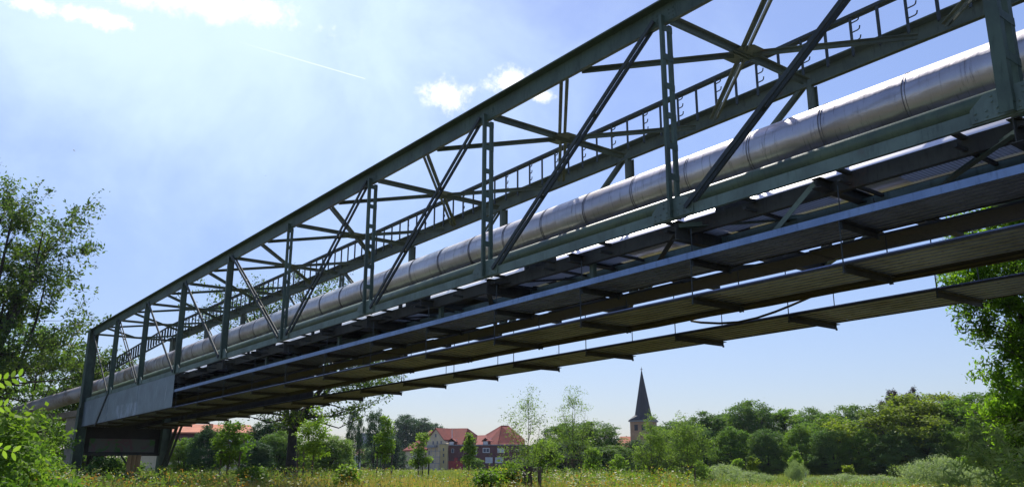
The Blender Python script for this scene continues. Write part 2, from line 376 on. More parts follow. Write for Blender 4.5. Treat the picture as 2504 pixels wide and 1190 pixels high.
# small cross rungs that carry the walkway, and the grating panels
random.seed(3)
k = 0; x = XL+0.25
while x < XR:
    mb = MB(); mb.box(x-0.025, x+0.025, YN+0.07, 11.01, 5.25, 5.29); mb.box(x-0.035, x+0.035, 9.935, 10.195, 5.40, 5.44); mb.build('walkway_rung', M_dark, bridge, br=True); x += 1.52
x = XL+0.3
while x < XR-1:
    L_ = 0.94
    if random.random() < 0.86:
        mb = MB(); z = 5.302; y1 = 10.93-random.random()*0.04
        n_ = 1
        mb.box(x, x+L_, 10.46, y1, z, z+0.02)
        mb.build('grating', M_grate, bridge, br=True)
    x += 1.0
mb = MB(); xx = XL+0.2
while xx < nx(6.3): mb.box(xx, xx+1.23, 11.2, 13.5, 5.552, 5.575); mb.box(xx, xx+1.23, 10.30, 11.0, 5.33, 5.352) if xx < nx(5.8) else None; xx += 1.25
mb.build('added_dark_plates', M_dark, bridge, br=True)  # dark plates added to keep the left underside dark and cover the bright pipe
# tray drop posts
for n in (4.5, 5.5, 6.5, 7.5):
    x = nx(n)+0.1; mb = MB(); mb.box(x-0.05, x+0.05, 10.34, 10.42, 4.86, ZC-0.02); mb.build('drop_post', M_steel, bridge, br=True)
p = back = None
mb = MB(); mb.angle((nx(8.5)-0.1, YN+0.12, ZC-0.02), (nx(8.5)-1.15, 10.35, 4.90), 0.08, 0.01, (0, 1, 0)); mb.build('knee_brace', M_steel2, bridge, br=True)
# end portal: legs to the ground, board wall between them, side plate, raking struts
for y in (YN, YF):
    mb = MB(); x = XL
    zg = -bz(x)
    mb.prism([(-0.27, -0.24), (0.27, -0.24), (0.27, -0.21), (0.016, -0.21), (0.016, 0.21), (0.27, 0.21), (0.27, 0.24), (-0.27, 0.24), (-0.27, 0.21), (-0.016, 0.21), (-0.016, -0.21), (-0.27, -0.21)],
             (x-0.25, y-0.06, zg), (x, y-0.01, ZC-0.31), (1, 0, 0), (0, 1, 0))
    mb.build('portal_leg', M_steel, bridge, br=True)
def P2(x, y, Y):                    # photo pixel onto the vertical plane y = Y, in bridge coordinates
    d = ray(x, y); q = CAM+d*(Y/d[1]); return np.array([q[0], q[1], q[2]-bz(q[0])])
mb = MB(); zb = 2.10+0.74
mb.box(XL-0.26, XL-0.20, YN+0.26, YF-0.22, zb, ZC-0.36)
wall = mb.build('board_wall', paint('tarred_boards', (0.035, 0.035, 0.038), (0.02, 0.02, 0.022), 0.3, 0.8), bridge, br=True)
mb = MB(); mb.box(XL-0.19, XL-0.02, YN+0.26, YF-0.26, zb-0.10, zb+0.02); mb.build('sill_beam', M_dark, wall, br=True)
def scrawl(t):
    P = obj_co(t); a = t.noise(1.1, 3, 0.5, P, 1.5)
    cc = t.mix(t.ramp(a, 0.42, 0.5), (0.06, 0.17, 0.05), (0.13, 0.14, 0.13))
    cc = t.mix(t.ramp(t.noise(1.9, 2, 0.5, P, 2.0), 0.56, 0.6), cc, (0.16, 0.10, 0.12))
    return t.n('ShaderNodeBsdfPrincipled', inp={'Base Color': cc, 'Roughness': 0.7}).outputs[0]
M_scrawl = material('faded_spray_paint', scrawl)
mb = MB(); mb.box(XL-0.198, XL-0.192, YN+0.5, YF-0.5, zb+0.08, zb+0.75); mb.build('spray_paint', M_scrawl, wall, br=True)
mb = MB(); mb.box(XL+0.10, nx(3)+0.02, YN-0.034, YN-0.022, 4.15, ZC-0.02)
plate = mb.build('side_plate', M_plate, bridge, br=True); 
for xs_ in (XL+5.1, XL+10.1):
    sb = MB(); sb.box(xs_-0.03, xs_+0.03, YN-0.043, YN-0.0345, 4.155, ZC-0.03)
    for q in range(9): sb.tube([(xs_, YN-0.052, 4.25+q*0.13), (xs_, YN-0.0435, 4.25+q*0.13)], [0.012, 0.02], 6)
    sb.build('seam_strip', M_plate, plate, br=True)
plate['label'] = 'galvanised steel side plate streaked with pale paint'
mb = MB(); mb.bar((nx(1)-0.05, YN-0.06, ZC+0.05), (nx(0.62), YN-0.06, 4.02), 0.03, 0.13); mb.build('plate_strut', M_rail, bridge, br=True)
mb = MB()
mb.bar((XL+0.35, YF-0.6, -bz(XL)), (XL+4.6, YF-0.6, ZC-0.35), 0.09, 0.09); mb.bar((XL+0.65, YF-0.45, -bz(XL)), (XL+4.9, YF-0.45, ZC-0.35), 0.09, 0.09)
mb.build('raking_strut', M_rail, bridge, br=True)
mb = MB(); mb.bar((XL+0.5, YF, 2.6), (XL+2.6, YF, ZC-0.3), 0.07, 0.07); mb.build('raking_strut', M_rail, bridge, br=True)
mb = MB(); mb.bar((XL+0.1, YN+2.0, 2.8), (XL+0.9, YN+3.2, 0.9), 0.07, 0.07); mb.build('raking_strut', M_rail, bridge, br=True)

# cable rack on the far chord
rack = thing('cable_rack', (XL, YF-0.3, ZT+0.2), 'dark steel cable rack with hooked posts on the far top chord', 'cable rack')
ra0 = XL-21.0
mb = MB(); ZR = 9.83; YR = YF-0.27
mb.box(XL-0.1, XR, YR-0.05, YR+0.02, ZR-0.06, ZR)
mb.box(XL-0.1, XR, YR+0.05, YR+0.11, ZR-0.06, ZR)
mb.bar((ra0, YR, ZR-1.0), (XL-0.1, YR, ZR-0.03), 0.08, 0.06)
mb.build('top_rail', M_rail, rack, br=True)
mb = MB(); mb.bar((ra0, YR, ZR-1.62), (XL-0.1, YR, ZR-0.78), 0.08, 0.08); mb.build('bottom_rail', M_rail, rack, br=True)
i = 0; x = XR-0.45
while x > ra0:
    mb = MB(); on = x > XL
    t_ = (x-ra0)/(XL-ra0)
    z1 = ZR-0.06 if on else ZR-1.0+0.97*t_-0.03
    z0 = ZT+0.20 if on else z1-0.68+0.1*t_
    hook = i % 2 == 0
    mb.angle((x, YR-0.03, z0), (x, YR-0.03, z1), 0.055 if on else 0.10, 0.010, (1, 0, 0))
    if on and not hook and x > nx(5):                                # perforated strip posts: row of slots as separate studs
        for q in range(7): mb.box(x+0.046, x+0.058, YR-0.036, YR-0.02, z0+0.12+q*0.075, z0+0.155+q*0.075)
    if on and not hook and x > nx(5): mb.box(x+0.058, x+0.068, YR-0.036, YR-0.028, z0, z1)
    pst = mb.build('rack_post', M_rail, rack, br=True)
    if hook and on:
        hb = MB()
        for q in range(3):
            z = z1-0.13-q*0.19
            hb.tube([(x+0.04, YR-0.03, z), (x+0.20, YR-0.10, z-0.035), (x+0.245, YR-0.12, z-0.03), (x+0.265, YR-0.13, z+0.02)], 0.013, 5)
        hb.build('hook', M_rail, pst, br=True)
    x -= 0.53; i += 1

# ---------------------------------------------------------------- pipes
YP, ZP, RP = 11.35, 6.61, 0.415
pipe = thing('insulated_pipe', (XL, YP, ZP), 'thick silver clad heating pipe running through the truss', 'pipe')
W_ = lambda x, y, z: np.array([x, y, z+bz(x)])
pts = [(XR+14, YP, ZP), (XL-1.0, YP, ZP)]
mb = MB(); random.seed(11); x = nx(9)+0.9+1.31*9
while x > XL-1.2:
    x2 = max(x-1.31, XL-1.2); r_ = RP-random.random()*0.004; oz = random.uniform(-0.003, 0.003)
    mb.tube([(x, YP, ZP+oz), (x2, YP, ZP+oz)], r_, 48, False); x -= 1.31
mb.build('pipe_body', M_pipe, pipe, smooth=True, br=True)
e0 = np.array([XL-1.2, YP, ZP]); tail = [e0]
q1 = P2(163, 985, YP); tgt = pix(70, 1000, 58); tgt = np.array([tgt[0], tgt[1], tgt[2]-bz(tgt[0])]); tgt2 = pix(-60, 1040, 63); tgt2 = np.array([tgt2[0], tgt2[1], tgt2[2]-bz(tgt2[0])])
mid = np.array([XL-3.2, YP+0.0, ZP-0.10])
mb = MB(); tl = [e0+np.array([0.02, 0, 0]), mid*0.6+e0*0.4, mid, mid*0.72+tgt*0.28, tgt, tgt*0.5+tgt2*0.5, tgt2]
mb.tube(tl, RP*0.99, 32); mb.build('pipe_body', M_pipe, pipe, smooth=True, br=True)
mb = MB(); mb.tube([mid+np.array([0.25, 0, 0]), mid, mid*0.9+tgt*0.1], RP*1.13, 32); mb.build('pipe_collar', M_pipe, pipe, br=True, smooth=True)
mb = MB(); mb.tube([(nx(9)+1.15, YP, ZP), (nx(9)+1.45, YP, ZP), (nx(9)+1.5, YP, ZP), (nx(9)+4, YP, ZP)], [RP*1.02, RP*1.16, RP*1.2, RP*1.2], 48); mb.build('pipe_collar', M_pipe, pipe, br=True, smooth=True)
x = nx(9)+0.9
while x > XL:
    for dx in (0, 0.045):
        pass
    mb = MB(); mb.tube([(x, YP, ZP), (x+0.012, YP, ZP)], RP+0.005, 48); mb.tube([(x+0.045, YP, ZP), (x+0.053, YP, ZP)], RP+0.004, 48)
    mb.build('pipe_seam', M_band, pipe, br=True); x -= 1.31
for n in range(1, 10):
    mb = MB(); x = nx(n)+0.0
    mb.box(x-0.12, x+0.12, YP-0.30, YP+0.30, ZC+0.13, ZP-RP*0.82); mb.build('pipe_saddle', M_dark, pipe, br=True)
sp = thing('slim_pipe', (XL, 10.35, 6.0), 'slim pale green painted pipe running below the big silver pipe', 'pipe')
mb = MB(); mb.tube([(XR+14, 10.58, 5.915), (XL-1.5, 10.58, 5.915)], 0.145, 28); mb.build('pipe_body', M_smallpipe, sp, smooth=True, br=True)
for n in range(0, 10):
    mb = MB(); mb.box(nx(n)+0.4, nx(n)+0.46, 10.54, 10.62, ZC+0.03, 5.80); mb.build('pipe_support', M_dark, sp, br=True)
p2 = thing('polished_pipe', (XL, 12.55, 6.0), 'brightly shining silver pipe glimpsed in the gap above the walkway grating', 'pipe')
mb = MB(); mb.tube([(XR+14, 12.55, 6.12), (XL, 12.55, 6.12)], 0.28, 40)
M_bright = material('polished_aluminium', lambda t: t.n('ShaderNodeBsdfPrincipled', inp={'Base Color': (0.9, 0.88, 0.88, 1), 'Metallic': 1.0, 'Roughness': 0.38}).outputs[0])
mb.build('pipe_body', M_bright, p2, smooth=True, br=True)

# ---------------------------------------------------------------- hanging cable trays
BX0 = -8.30
M_duct = paint('tarred_duct', (0.03, 0.03, 0.032), (0.018, 0.018, 0.02), 0.2, 0.7)
def tray(y0, y1, zt, label, strip=False, x0=XL+0.6, x1=XR+2.0, rods=None, step=0.0, lap=0.0):
    r = thing('cable_tray', (XL, y0, zt), label, 'cable tray', 'cable trays hung under the bridge')
    nrib = 7; p = (y1-y0)/nrib; prof = []
    for k in range(nrib):                                            # trapezoid corrugation
        a = y0+k*p; prof += [(a+0.1*p, zt), (a+0.2*p, zt+0.04), (a+0.55*p, zt+0.04), (a+0.65*p, zt)]
    prof = [(y0, zt)]+prof+[(y1, zt)]
    top = [(a, b+0.004) for a, b in prof][::-1]
    lens = []; x = x0
    while x < x1: lens.append((x, min(x+5.0, x1))); x += 5.0
    mb = MB()
    for i, (a, b) in enumerate(lens):
        dz = step*(i % 2)
        n = len(prof)
        vs = [(a, p_[0], p_[1]+dz) for p_ in prof]+[(b-0.004, p_[0], p_[1]+dz) for p_ in prof]
        mb.add(vs, [[k, k+1, n+k+1, n+k] for k in range(n-1)])
        vs = [(a, p_[0], p_[1]+dz) for p_ in top]+[(b-0.004, p_[0], p_[1]+dz) for p_ in top]
        mb.add(vs, [[k, k+1, n+k+1, n+k] for k in range(n-1)])
    mb.build('corrugated_sheet', M_tray, r, br=True)
    for (ya, sg) in ((y0, -1), (y1, 1)):
        mb = MB(); mb.box(x0, x1, min(ya, ya+sg*0.02)-0.002, max(ya, ya+sg*0.02), zt-0.012, zt+(0.09 if strip and sg < 0 else 0.014))
        mb.build('edge_strip', M_galv if (strip and sg < 0) else M_duct, r, br=True)
    x = BX0-2.5*16
    while x < x1:
        if x > x0:
            mb = MB(); mb.angle((x-0.03, y0+0.01, zt-0.014), (x-0.03, y1+(0.14 if zt < 4.2 else 0.05), zt-0.014), 0.085, 0.01, (1, 0, 0), 1)
            mb.bar((x+0.012, y0+0.01, zt-0.06), (x+0.012, y1+(0.13 if zt < 4.2 else 0.04), zt-0.06), 0.05, 0.05)
            br = mb.build('bracket', M_dark, r, br=True)
            for yy, zz in (rods or []):
                hb = MB(); hb.tube([(x, yy, zt-0.09), (x, yy, zz)], 0.0095, 6); hb.tube([(x, yy, zt-0.12), (x, yy, zt-0.085)], 0.02, 6)
                hb.build('hanger_rod', M_rail, r, br=True)
        x += 2.5
    return r
tray(9.90, 10.84, 4.725, 'uppermost corrugated cable tray with blue-grey galvanised front edge', True, x0=nx(3)-8, rods=[(9.93, 5.2), (10.82, 5.2)])
tray(9.90, 11.0, 4.128, 'middle corrugated cable tray with a dark bundle along its far edge', rods=[(9.885, 4.71), (11.02, 4.71)])
tray(12.33, 13.62, 4.10, 'lowest and farthest corrugated cable tray seen against the sky', rods=[(12.31, 5.3), (13.72, 5.3)])
tr4 = thing('cable_duct', (XL, 11.3, 4.7), 'dark boxed cable duct with ragged lower edge beside the uppermost tray', 'cable duct')
mb = MB(); random.seed(5); x = XL+0.6
while x < XR+2:
    l = random.choice((2.5, 3.5, 1.8)); j = random.uniform(-0.02, 0.02)
    mb.box(x, x+l-0.006, 11.02+j*2, 11.68+j, 4.70+random.uniform(-0.008, 0.012), 4.735); x += l
mb.build('duct_box', M_duct, tr4, br=True)
x = BX0-2.5*16
while x < XR:
    mb = MB(); mb.bar((x+0.2, 10.9, 4.67), (x+0.2, 11.74, 4.67), 0.05, 0.05); mb.build('bracket', M_dark, tr4, br=True); x += 2.5
cb = thing('cable_bundle', (XL, 11.2, 4.1), 'black cable bundle along the far edge of the middle tray', 'cables')
mb = MB(); random.seed(8)
for q in range(6):
    pp = []; x = XL+1
    while x < XR+2: pp.append((x, 11.10+0.12*(q % 3)+random.uniform(-.012, .012), 4.15+0.05*(q//3)+random.uniform(-.01, .012))); x += 1.2
    mb.tube(pp, 0.055, 8)
mb.build('cable_strands', M_black, cb, br=True, smooth=True)
# the cable that has slipped out and sags
mb = MB(); spn = [(1690, 784), (1715, 788), (1760, 790), (1805, 787), (1850, 777), (1895, 762), (1930, 748), (1965, 733), (1990, 722), (2040, 708)]
mb.tube([P2(a, b, 11.55) for a, b in spn], 0.02, 8); o = mb.build('sagging_cable', M_black, None, loc=tuple(P2(1760, 790, 11.55)), br=True, smooth=True)
tag(o, 'black cable sagging in a shallow loop below the middle cable tray', 'cable')
# dark boards closing the far end of the trays
mb = MB(); mb.box(XL+0.5, nx(3.6), YF+0.02, YF+0.05, 4.35, ZC-0.05); mb.box(XL+0.5, nx(4.0), 11.9, 11.95, 4.30, ZC-0.05)
mb.build('closing_board', M_dark, bridge, br=True)

# pier under the pipe beyond the portal
pier = thing('concrete_pier', gnd(150, 60), 'pale concrete pier with a saddle beam under the silver pipe at far left', 'pier')
a = pix(172, 1160, 58); b = pix(178, 1022, 58)
mb = MB(); mb.bar((a[0], a[1], 0), (b[0], b[1], b[2]), 0.55, 0.5, tuple(_r0)); mb.build('column', M_conc, pier)
a = pix(95, 1026, 60); b = pix(212, 1008, 58); mb = MB(); mb.bar(a, b, 0.5, 0.35, (0, 1, 0)); mb.build('saddle_beam', M_conc, pier)
a = pix(98, 1090, 62); b = pix(100, 1030, 61); mb = MB(); mb.bar((a[0], a[1], 0), b, 0.5, 0.5, tuple(_r0)); mb.build('column', paint('brown_concrete', (0.25, 0.18, 0.14), (0.17, 0.12, 0.09), 0.4, 0.9), pier)
# leaning planks under the portal
pl = thing('leaning_planks', P2(330, 1150, 12.6), 'yellowish wooden planks leaning under the board wall of the portal', 'planks')
for q in range(3):
    mb = MB(); a = pix(308+q*11, 1165, 49); b = pix(318+q*11, 1112, 49.5); mb.bar((a[0], a[1], 0), b, 0.22, 0.04, tuple(_r0))
    mb.build('plank', paint('ochre_planks', (0.42, 0.28, 0.14), (0.3, 0.2, 0.1), 0.1, 0.8), pl)
#@@NATURE@@
# ---------------------------------------------------------------- ground
def f_ground(t):
    P = obj_co(t); a = t.noise(0.25, 8, 0.65, P); b = t.noise(3.0, 6, 0.7, P); c = t.noise(0.06, 5, 0.6, P)
    cc = t.mix(t.ramp(a, 0.35, 0.65), (0.055, 0.06, 0.03), (0.12, 0.095, 0.05))
    cc = t.mix(t.m('MULTIPLY', t.ramp(b, 0.45, 0.7), 0.6), cc, (0.04, 0.05, 0.025))
    cc = t.mix(t.ramp(c, 0.45, 0.65), cc, (0.05, 0.065, 0.03))
    return t.n('ShaderNodeBsdfPrincipled', inp={'Base Color': cc, 'Roughness': 0.95}).outputs[0]
M_ground = material('meadow_soil', f_ground)
gv, gf = [], []
N = 60
for i in range(N+1):
    for j in range(N+1):
        a = -1.0+2.0*i/N; b = -1.0+2.0*j/N
        x = math.copysign(abs(a)**3, a)*1500; y = math.copysign(abs(b)**3, b)*1500
        r_ = math.hypot(x, y)
        z = 0.10*math.sin(x*0.13+1)*math.cos(y*0.11) if r_ < 200 else 0.0
        gv.append((x, y, z-0.05))
for i in range(N):
    for j in range(N):
        q = i*(N+1)+j; gf.append([q, q+N+1, q+N+2, q+1])
tag(mesh_np('ground', gv, gf, M_ground, smooth=True), kind='structure')

# ---------------------------------------------------------------- foliage
def leafmat(name, c1, c2, trans=0.45, c3=None, hue_scale=0.35):
    def fn(t):
        P = obj_co(t); g = t.n('ShaderNodeNewGeometry')
        rnd = g.outputs['Random Per Island']
        cc = t.mix(rnd, c1, c2)
        if c3: cc = t.mix(t.m('MULTIPLY', t.ramp(t.noise(hue_scale, 3, 0.5, P), 0.45, 0.62), 0.85), cc, c3)
        d = t.n('ShaderNodeBsdfPrincipled', inp={'Base Color': cc, 'Roughness': 0.6, 'Specular IOR Level': 0.18}).outputs[0]
        br = t.n('ShaderNodeMixRGB', blend_type='MULTIPLY', inp={'Fac': 1.0, 'Color1': cc, 'Color2': (1.5, 1.7, 0.7, 1)}).outputs[0]
        tl = t.n('ShaderNodeBsdfTranslucent', inp={'Color': br}).outputs[0]
        return t.n('ShaderNodeMixShader', inp={0: trans, 1: d, 2: tl}).outputs[0]
    return material(name, fn)
L_dark = leafmat('leaf_dark', (0.065, 0.125, 0.04), (0.12, 0.20, 0.055), 0.38, (0.15, 0.23, 0.05), 0.25)
L_mid = leafmat('leaf_mid', (0.08, 0.15, 0.028), (0.14, 0.24, 0.04), 0.42, (0.18, 0.26, 0.035))
L_bright = leafmat('leaf_bright', (0.13, 0.22, 0.028), (0.24, 0.33, 0.06), 0.45)
L_yel = leafmat('leaf_yellow_green', (0.15, 0.20, 0.022), (0.26, 0.31, 0.035), 0.42, (0.07, 0.11, 0.03), 0.22)
L_willow = leafmat('leaf_willow', (0.12, 0.19, 0.04), (0.22, 0.30, 0.08), 0.45)
L_silver = leafmat('leaf_silver', (0.21, 0.27, 0.12), (0.38, 0.44, 0.25), 0.35)
L_ash = leafmat('leaf_ash', (0.045, 0.085, 0.028), (0.10, 0.155, 0.036), 0.38, (0.15, 0.21, 0.036), 0.5)
L_blue = leafmat('leaf_blue_green', (0.036, 0.080, 0.038), (0.065, 0.125, 0.052), 0.3)
L_purple = leafmat('leaf_copper', (0.035, 0.022, 0.030), (0.06, 0.035, 0.04), 0.2)
M_bark = paint('bark', (0.055, 0.045, 0.040), (0.030, 0.026, 0.024), 0.0, 0.9, 0, 5, 0.6)
M_twig = paint('twig_bark', (0.10, 0.085, 0.06), (0.06, 0.05, 0.04), 0.0, 0.9)

def leaf_quads(rng, pos, size, asp=0.5, outward=None, ow=0.8, updown=0.25):
    n = len(pos)
    nr = rng.normal(size=(n, 3)); nr /= np.linalg.norm(nr, axis=1)[:, None]
    if outward is not None: nr = nr+outward*ow
    nr[:, 2] += updown; nr /= np.linalg.norm(nr, axis=1)[:, None]
    d = rng.normal(size=(n, 3)); d -= nr*(d*nr).sum(1)[:, None]; d /= np.linalg.norm(d, axis=1)[:, None]
    e = np.cross(nr, d); s = size*(0.6+0.8*rng.random(n))[:, None]
    v = np.stack([pos-d*s*0.5, pos+e*s*asp*0.5-d*s*0.05, pos+d*s*0.5, pos-e*s*asp*0.5-d*s*0.05], 1).reshape(-1, 3)
    return v, np.arange(4*n).reshape(-1, 4)
def grow(seed, h, base, rx, rz, cz, nclus, nleaf, leaf, spread, trunk, limbs=6, shape='round', lean=(0, 0), asp=0.55, inner=0.35, twigs=1, ry=None, fork=None, trunk_rad_top=0.25):
    """one tree in its own coordinates. rx / rz radii of the crown about height cz, trunk up to h.
    returns (wood MB, leaf verts, leaf faces)"""
    rng = np.random.default_rng(seed); ry = ry or rx
    wood = MB()
    tp = []; topz = h*0.92; K = 7; fz = fork or base
    for i in range(K+1):
        f = i/K; tp.append(np.array([lean[0]*f*f+rng.normal()*0.012*h*f*0.6, lean[1]*f*f+rng.normal()*0.012*h*f*0.6, topz*f]))
    tr = [trunk*(1.25 if i == 0 else 1)*(1-(1-trunk_rad_top*0.4)*(i/K)**0.8) for i in range(K+1)]
    wood.tube(tp, tr, 9)
    def tpos(z):
        f = min(max(z/topz, 0), 1)*K; i = min(int(f), K-1); return tp[i]+(tp[i+1]-tp[i])*(f-i), tr[i]+(tr[i+1]-tr[i])*(f-i)
    # cluster centres
    cs = []
    while len(cs) < nclus:
        u_ = rng.normal(size=3); u_ /= np.linalg.norm(u_); r_ = inner+(1-inner)*rng.random()**0.45
        p = u_*r_
        z = cz+p[2]*rz
        if z < base: continue
        k = 1.0
        if shape == 'cone': k = max(0.08, 1.0-0.75*max(0, (z-cz+rz)/(2*rz)))*1.25
        if shape == 'vase': k = 0.45+0.75*min(1, max(0, (z-base)/(h-base)))
        if shape == 'column': k = 0.95
        bump = 1+0.22*math.sin(3*math.atan2(p[1], p[0])+seed)+0.15*math.sin(5*p[2]+seed*2)
        cs.append(np.array([lean[0]+p[0]*rx*k*bump, lean[1]+p[1]*ry*k*bump, z]))
    cs = np.array(cs)
    # main limbs aim at spread directions; each cluster hangs on the nearest limb
    lm = []
    for i in range(limbs):
        a = 2*math.pi*(i+rng.random()*0.6)/limbs; el = 0.45+0.5*rng.random()
        z0 = fz+(h-fz)*(0.02+0.5*i/limbs)
        p0, r0 = tpos(z0)
        e = np.array([lean[0]+math.cos(a)*rx*0.62*(1-el*0.3), lean[1]+math.sin(a)*ry*0.62*(1-el*0.3), min(h*0.92, max(cz+rz*(el-0.35), z0+0.15*h))])
        m = (p0+e)/2+np.array([0, 0, -0.06*h*(1 if shape != 'vase' else 0.5)])+rng.normal(size=3)*0.02*h
        pts = [p0, p0*0.5+m*0.5+np.array([0, 0, -0.01*h]), m, m*0.45+e*0.55+rng.normal(size=3)*0.012*h, e]
        rr = [r0*0.72, r0*0.6, r0*0.45, r0*0.32, r0*0.14]
        wood.tube(pts, rr, 6, False)
        for k in range(1, 5):
            for q in (0, 0.5): lm.append((pts[k-1]*(1-q)+pts[k]*q, rr[k]))
    for k in range(3, K+1): lm.append((tp[k], tr[k]))
    lp = np.array([a for a, b in lm]); lr = [b for a, b in lm]
    V = []; O = []
    for c in cs:
        dd = np.linalg.norm(lp-c, axis=1)+np.where(lp[:, 2] > c[2]-0.02*h, 0.25*h, 0); i = int(dd.argmin()); p0 = lp[i]
        L_ = np.linalg.norm(c-p0); m = (p0+c)/2+np.array([0, 0, -0.08*L_])+rng.normal(size=3)*0.05*L_
        rr = min(lr[i]*0.5, 0.012*L_+0.012*trunk+0.004*h)
        wood.tube([p0, m, c], [rr, rr*0.6, rr*0.18], 4, False)
        sub = []
        for q in range(twigs*3):
            t_ = rng.normal(size=3); t_ /= np.linalg.norm(t_); t_[2] = abs(t_[2])*0.7 if shape != 'weep' else -abs(t_[2])*0.5
            s0 = m*(1-q/(twigs*3))+c*(q/(twigs*3)) if q else c
            e = s0+t_*spread*1.3*(0.5+rng.random())
            if twigs > 1: wood.tube([s0, (s0+e)/2+rng.normal(size=3)*0.06*spread, e], [rr*0.35, rr*0.25, rr*0.1], 3, False)
            sub.append((s0, e))
        n = int(nleaf*(0.6+0.8*rng.random()))
        if twigs > 1:
            idx = rng.integers(0, len(sub), n); f = rng.random(n)**0.6
            S = np.array([s_[0] for s_ in sub])[idx]; E_ = np.array([s_[1] for s_ in sub])[idx]
            pos = S+(E_-S)*f[:, None]+rng.normal(size=(n, 3))*spread*0.20
        else:
            g = rng.normal(size=(n, 3)); g[:, 2] *= 0.6
            pos = c+g*spread*0.62
        V.append(pos); O.append(np.tile(nrmz(c-np.array([lean[0], lean[1], cz-rz*0.3])), (n, 1)))
    P_ = np.concatenate(V); O_ = np.concatenate(O)
    ok = P_[:, 2] > max(0.15, base-0.6*spread)
    v, f = leaf_quads(rng, P_[ok], leaf, asp, O_[ok], 0.7, 0.35)
    return wood, v, f
def tree(name, loc, label, cat, leafm, group=None, bark=None, wood_name='trunk', leaf_name='crown', rot=0.0, **kw):
    r_ = thing(name, loc, label, cat, group)
    wood, v, f = grow(**kw)
    off = OFF[r_.name]
    wv = np.array(wood.v)+off
    mesh_np(wood_name, wv, wood.f, bark or M_bark, r_, smooth=True); mesh_np(leaf_name, v+off, f, leafm, r_)
    r_.rotation_euler.z = rot
    return r_
def copy_tree(root, loc, label, scale=(1, 1, 1), rot=0.0, mat=None):
    r_ = root.copy(); col.objects.link(r_); r_.location = tuple(float(v) for v in loc); r_['label'] = label
    r_.scale = scale; r_.rotation_euler.z = rot; OFF[r_.name] = np.array(loc, float)
    for ch in list(root.children):
        c = ch.copy(); col.objects.link(c); c.parent = r_
        if mat and ch.name.startswith('crown'):
            c.material_slots[0].link = 'OBJECT'; c.material_slots[0].material = mat
    return r_
def zat(y, dist): return CAMZ+(1134-y)/FPX*dist          # good enough below 20 degrees

# ---- woods and far trees (prototypes, then copies of each thing with its parts)
G_W = 'trees of the wood behind the meadow'
def far_tree(px, ytop, wpx, dist, proto, label, mat=None, seed=0):
    "proto crowns are 10 m high and 4 m in radius"
    H = zat(ytop, dist)*1.0; rad = wpx/2/FPX*dist*1.38
    rng = random.Random(seed+int(px))
    return copy_tree(proto, gnd(px, dist), label, (rad/4.0, rad/4.0, H/10.0), rng.random()*6.28, mat)
mk = dict(h=10, base=0.4, rx=3.7, rz=4.8, cz=5.1, nclus=230, nleaf=110, leaf=0.27, spread=0.60, trunk=0.24, limbs=9, inner=0.45)
P1 = tree('woodland_tree', gnd(1735, 135), 'dark green woodland tree just right of the church, behind the silvery willow bushes', 'tree', L_dark, G_W, seed=1, **mk)
P1.scale = (1.15, 1.15, 0.93)
P2_ = tree('woodland_tree', gnd(1845, 138), 'tallest dark rounded tree of the wood right of the church', 'tree', L_dark, G_W, seed=2, **mk)
P2_.scale = (1.05, 1.05, 1.12)
P3 = tree('woodland_tree', gnd(2215, 118), 'broad yellow-green domed tree at the right of the wood', 'tree', L_yel, G_W, seed=3, **dict(mk, rx=3.9, nclus=190))
P3.scale = (1.65, 1.65, 1.0)
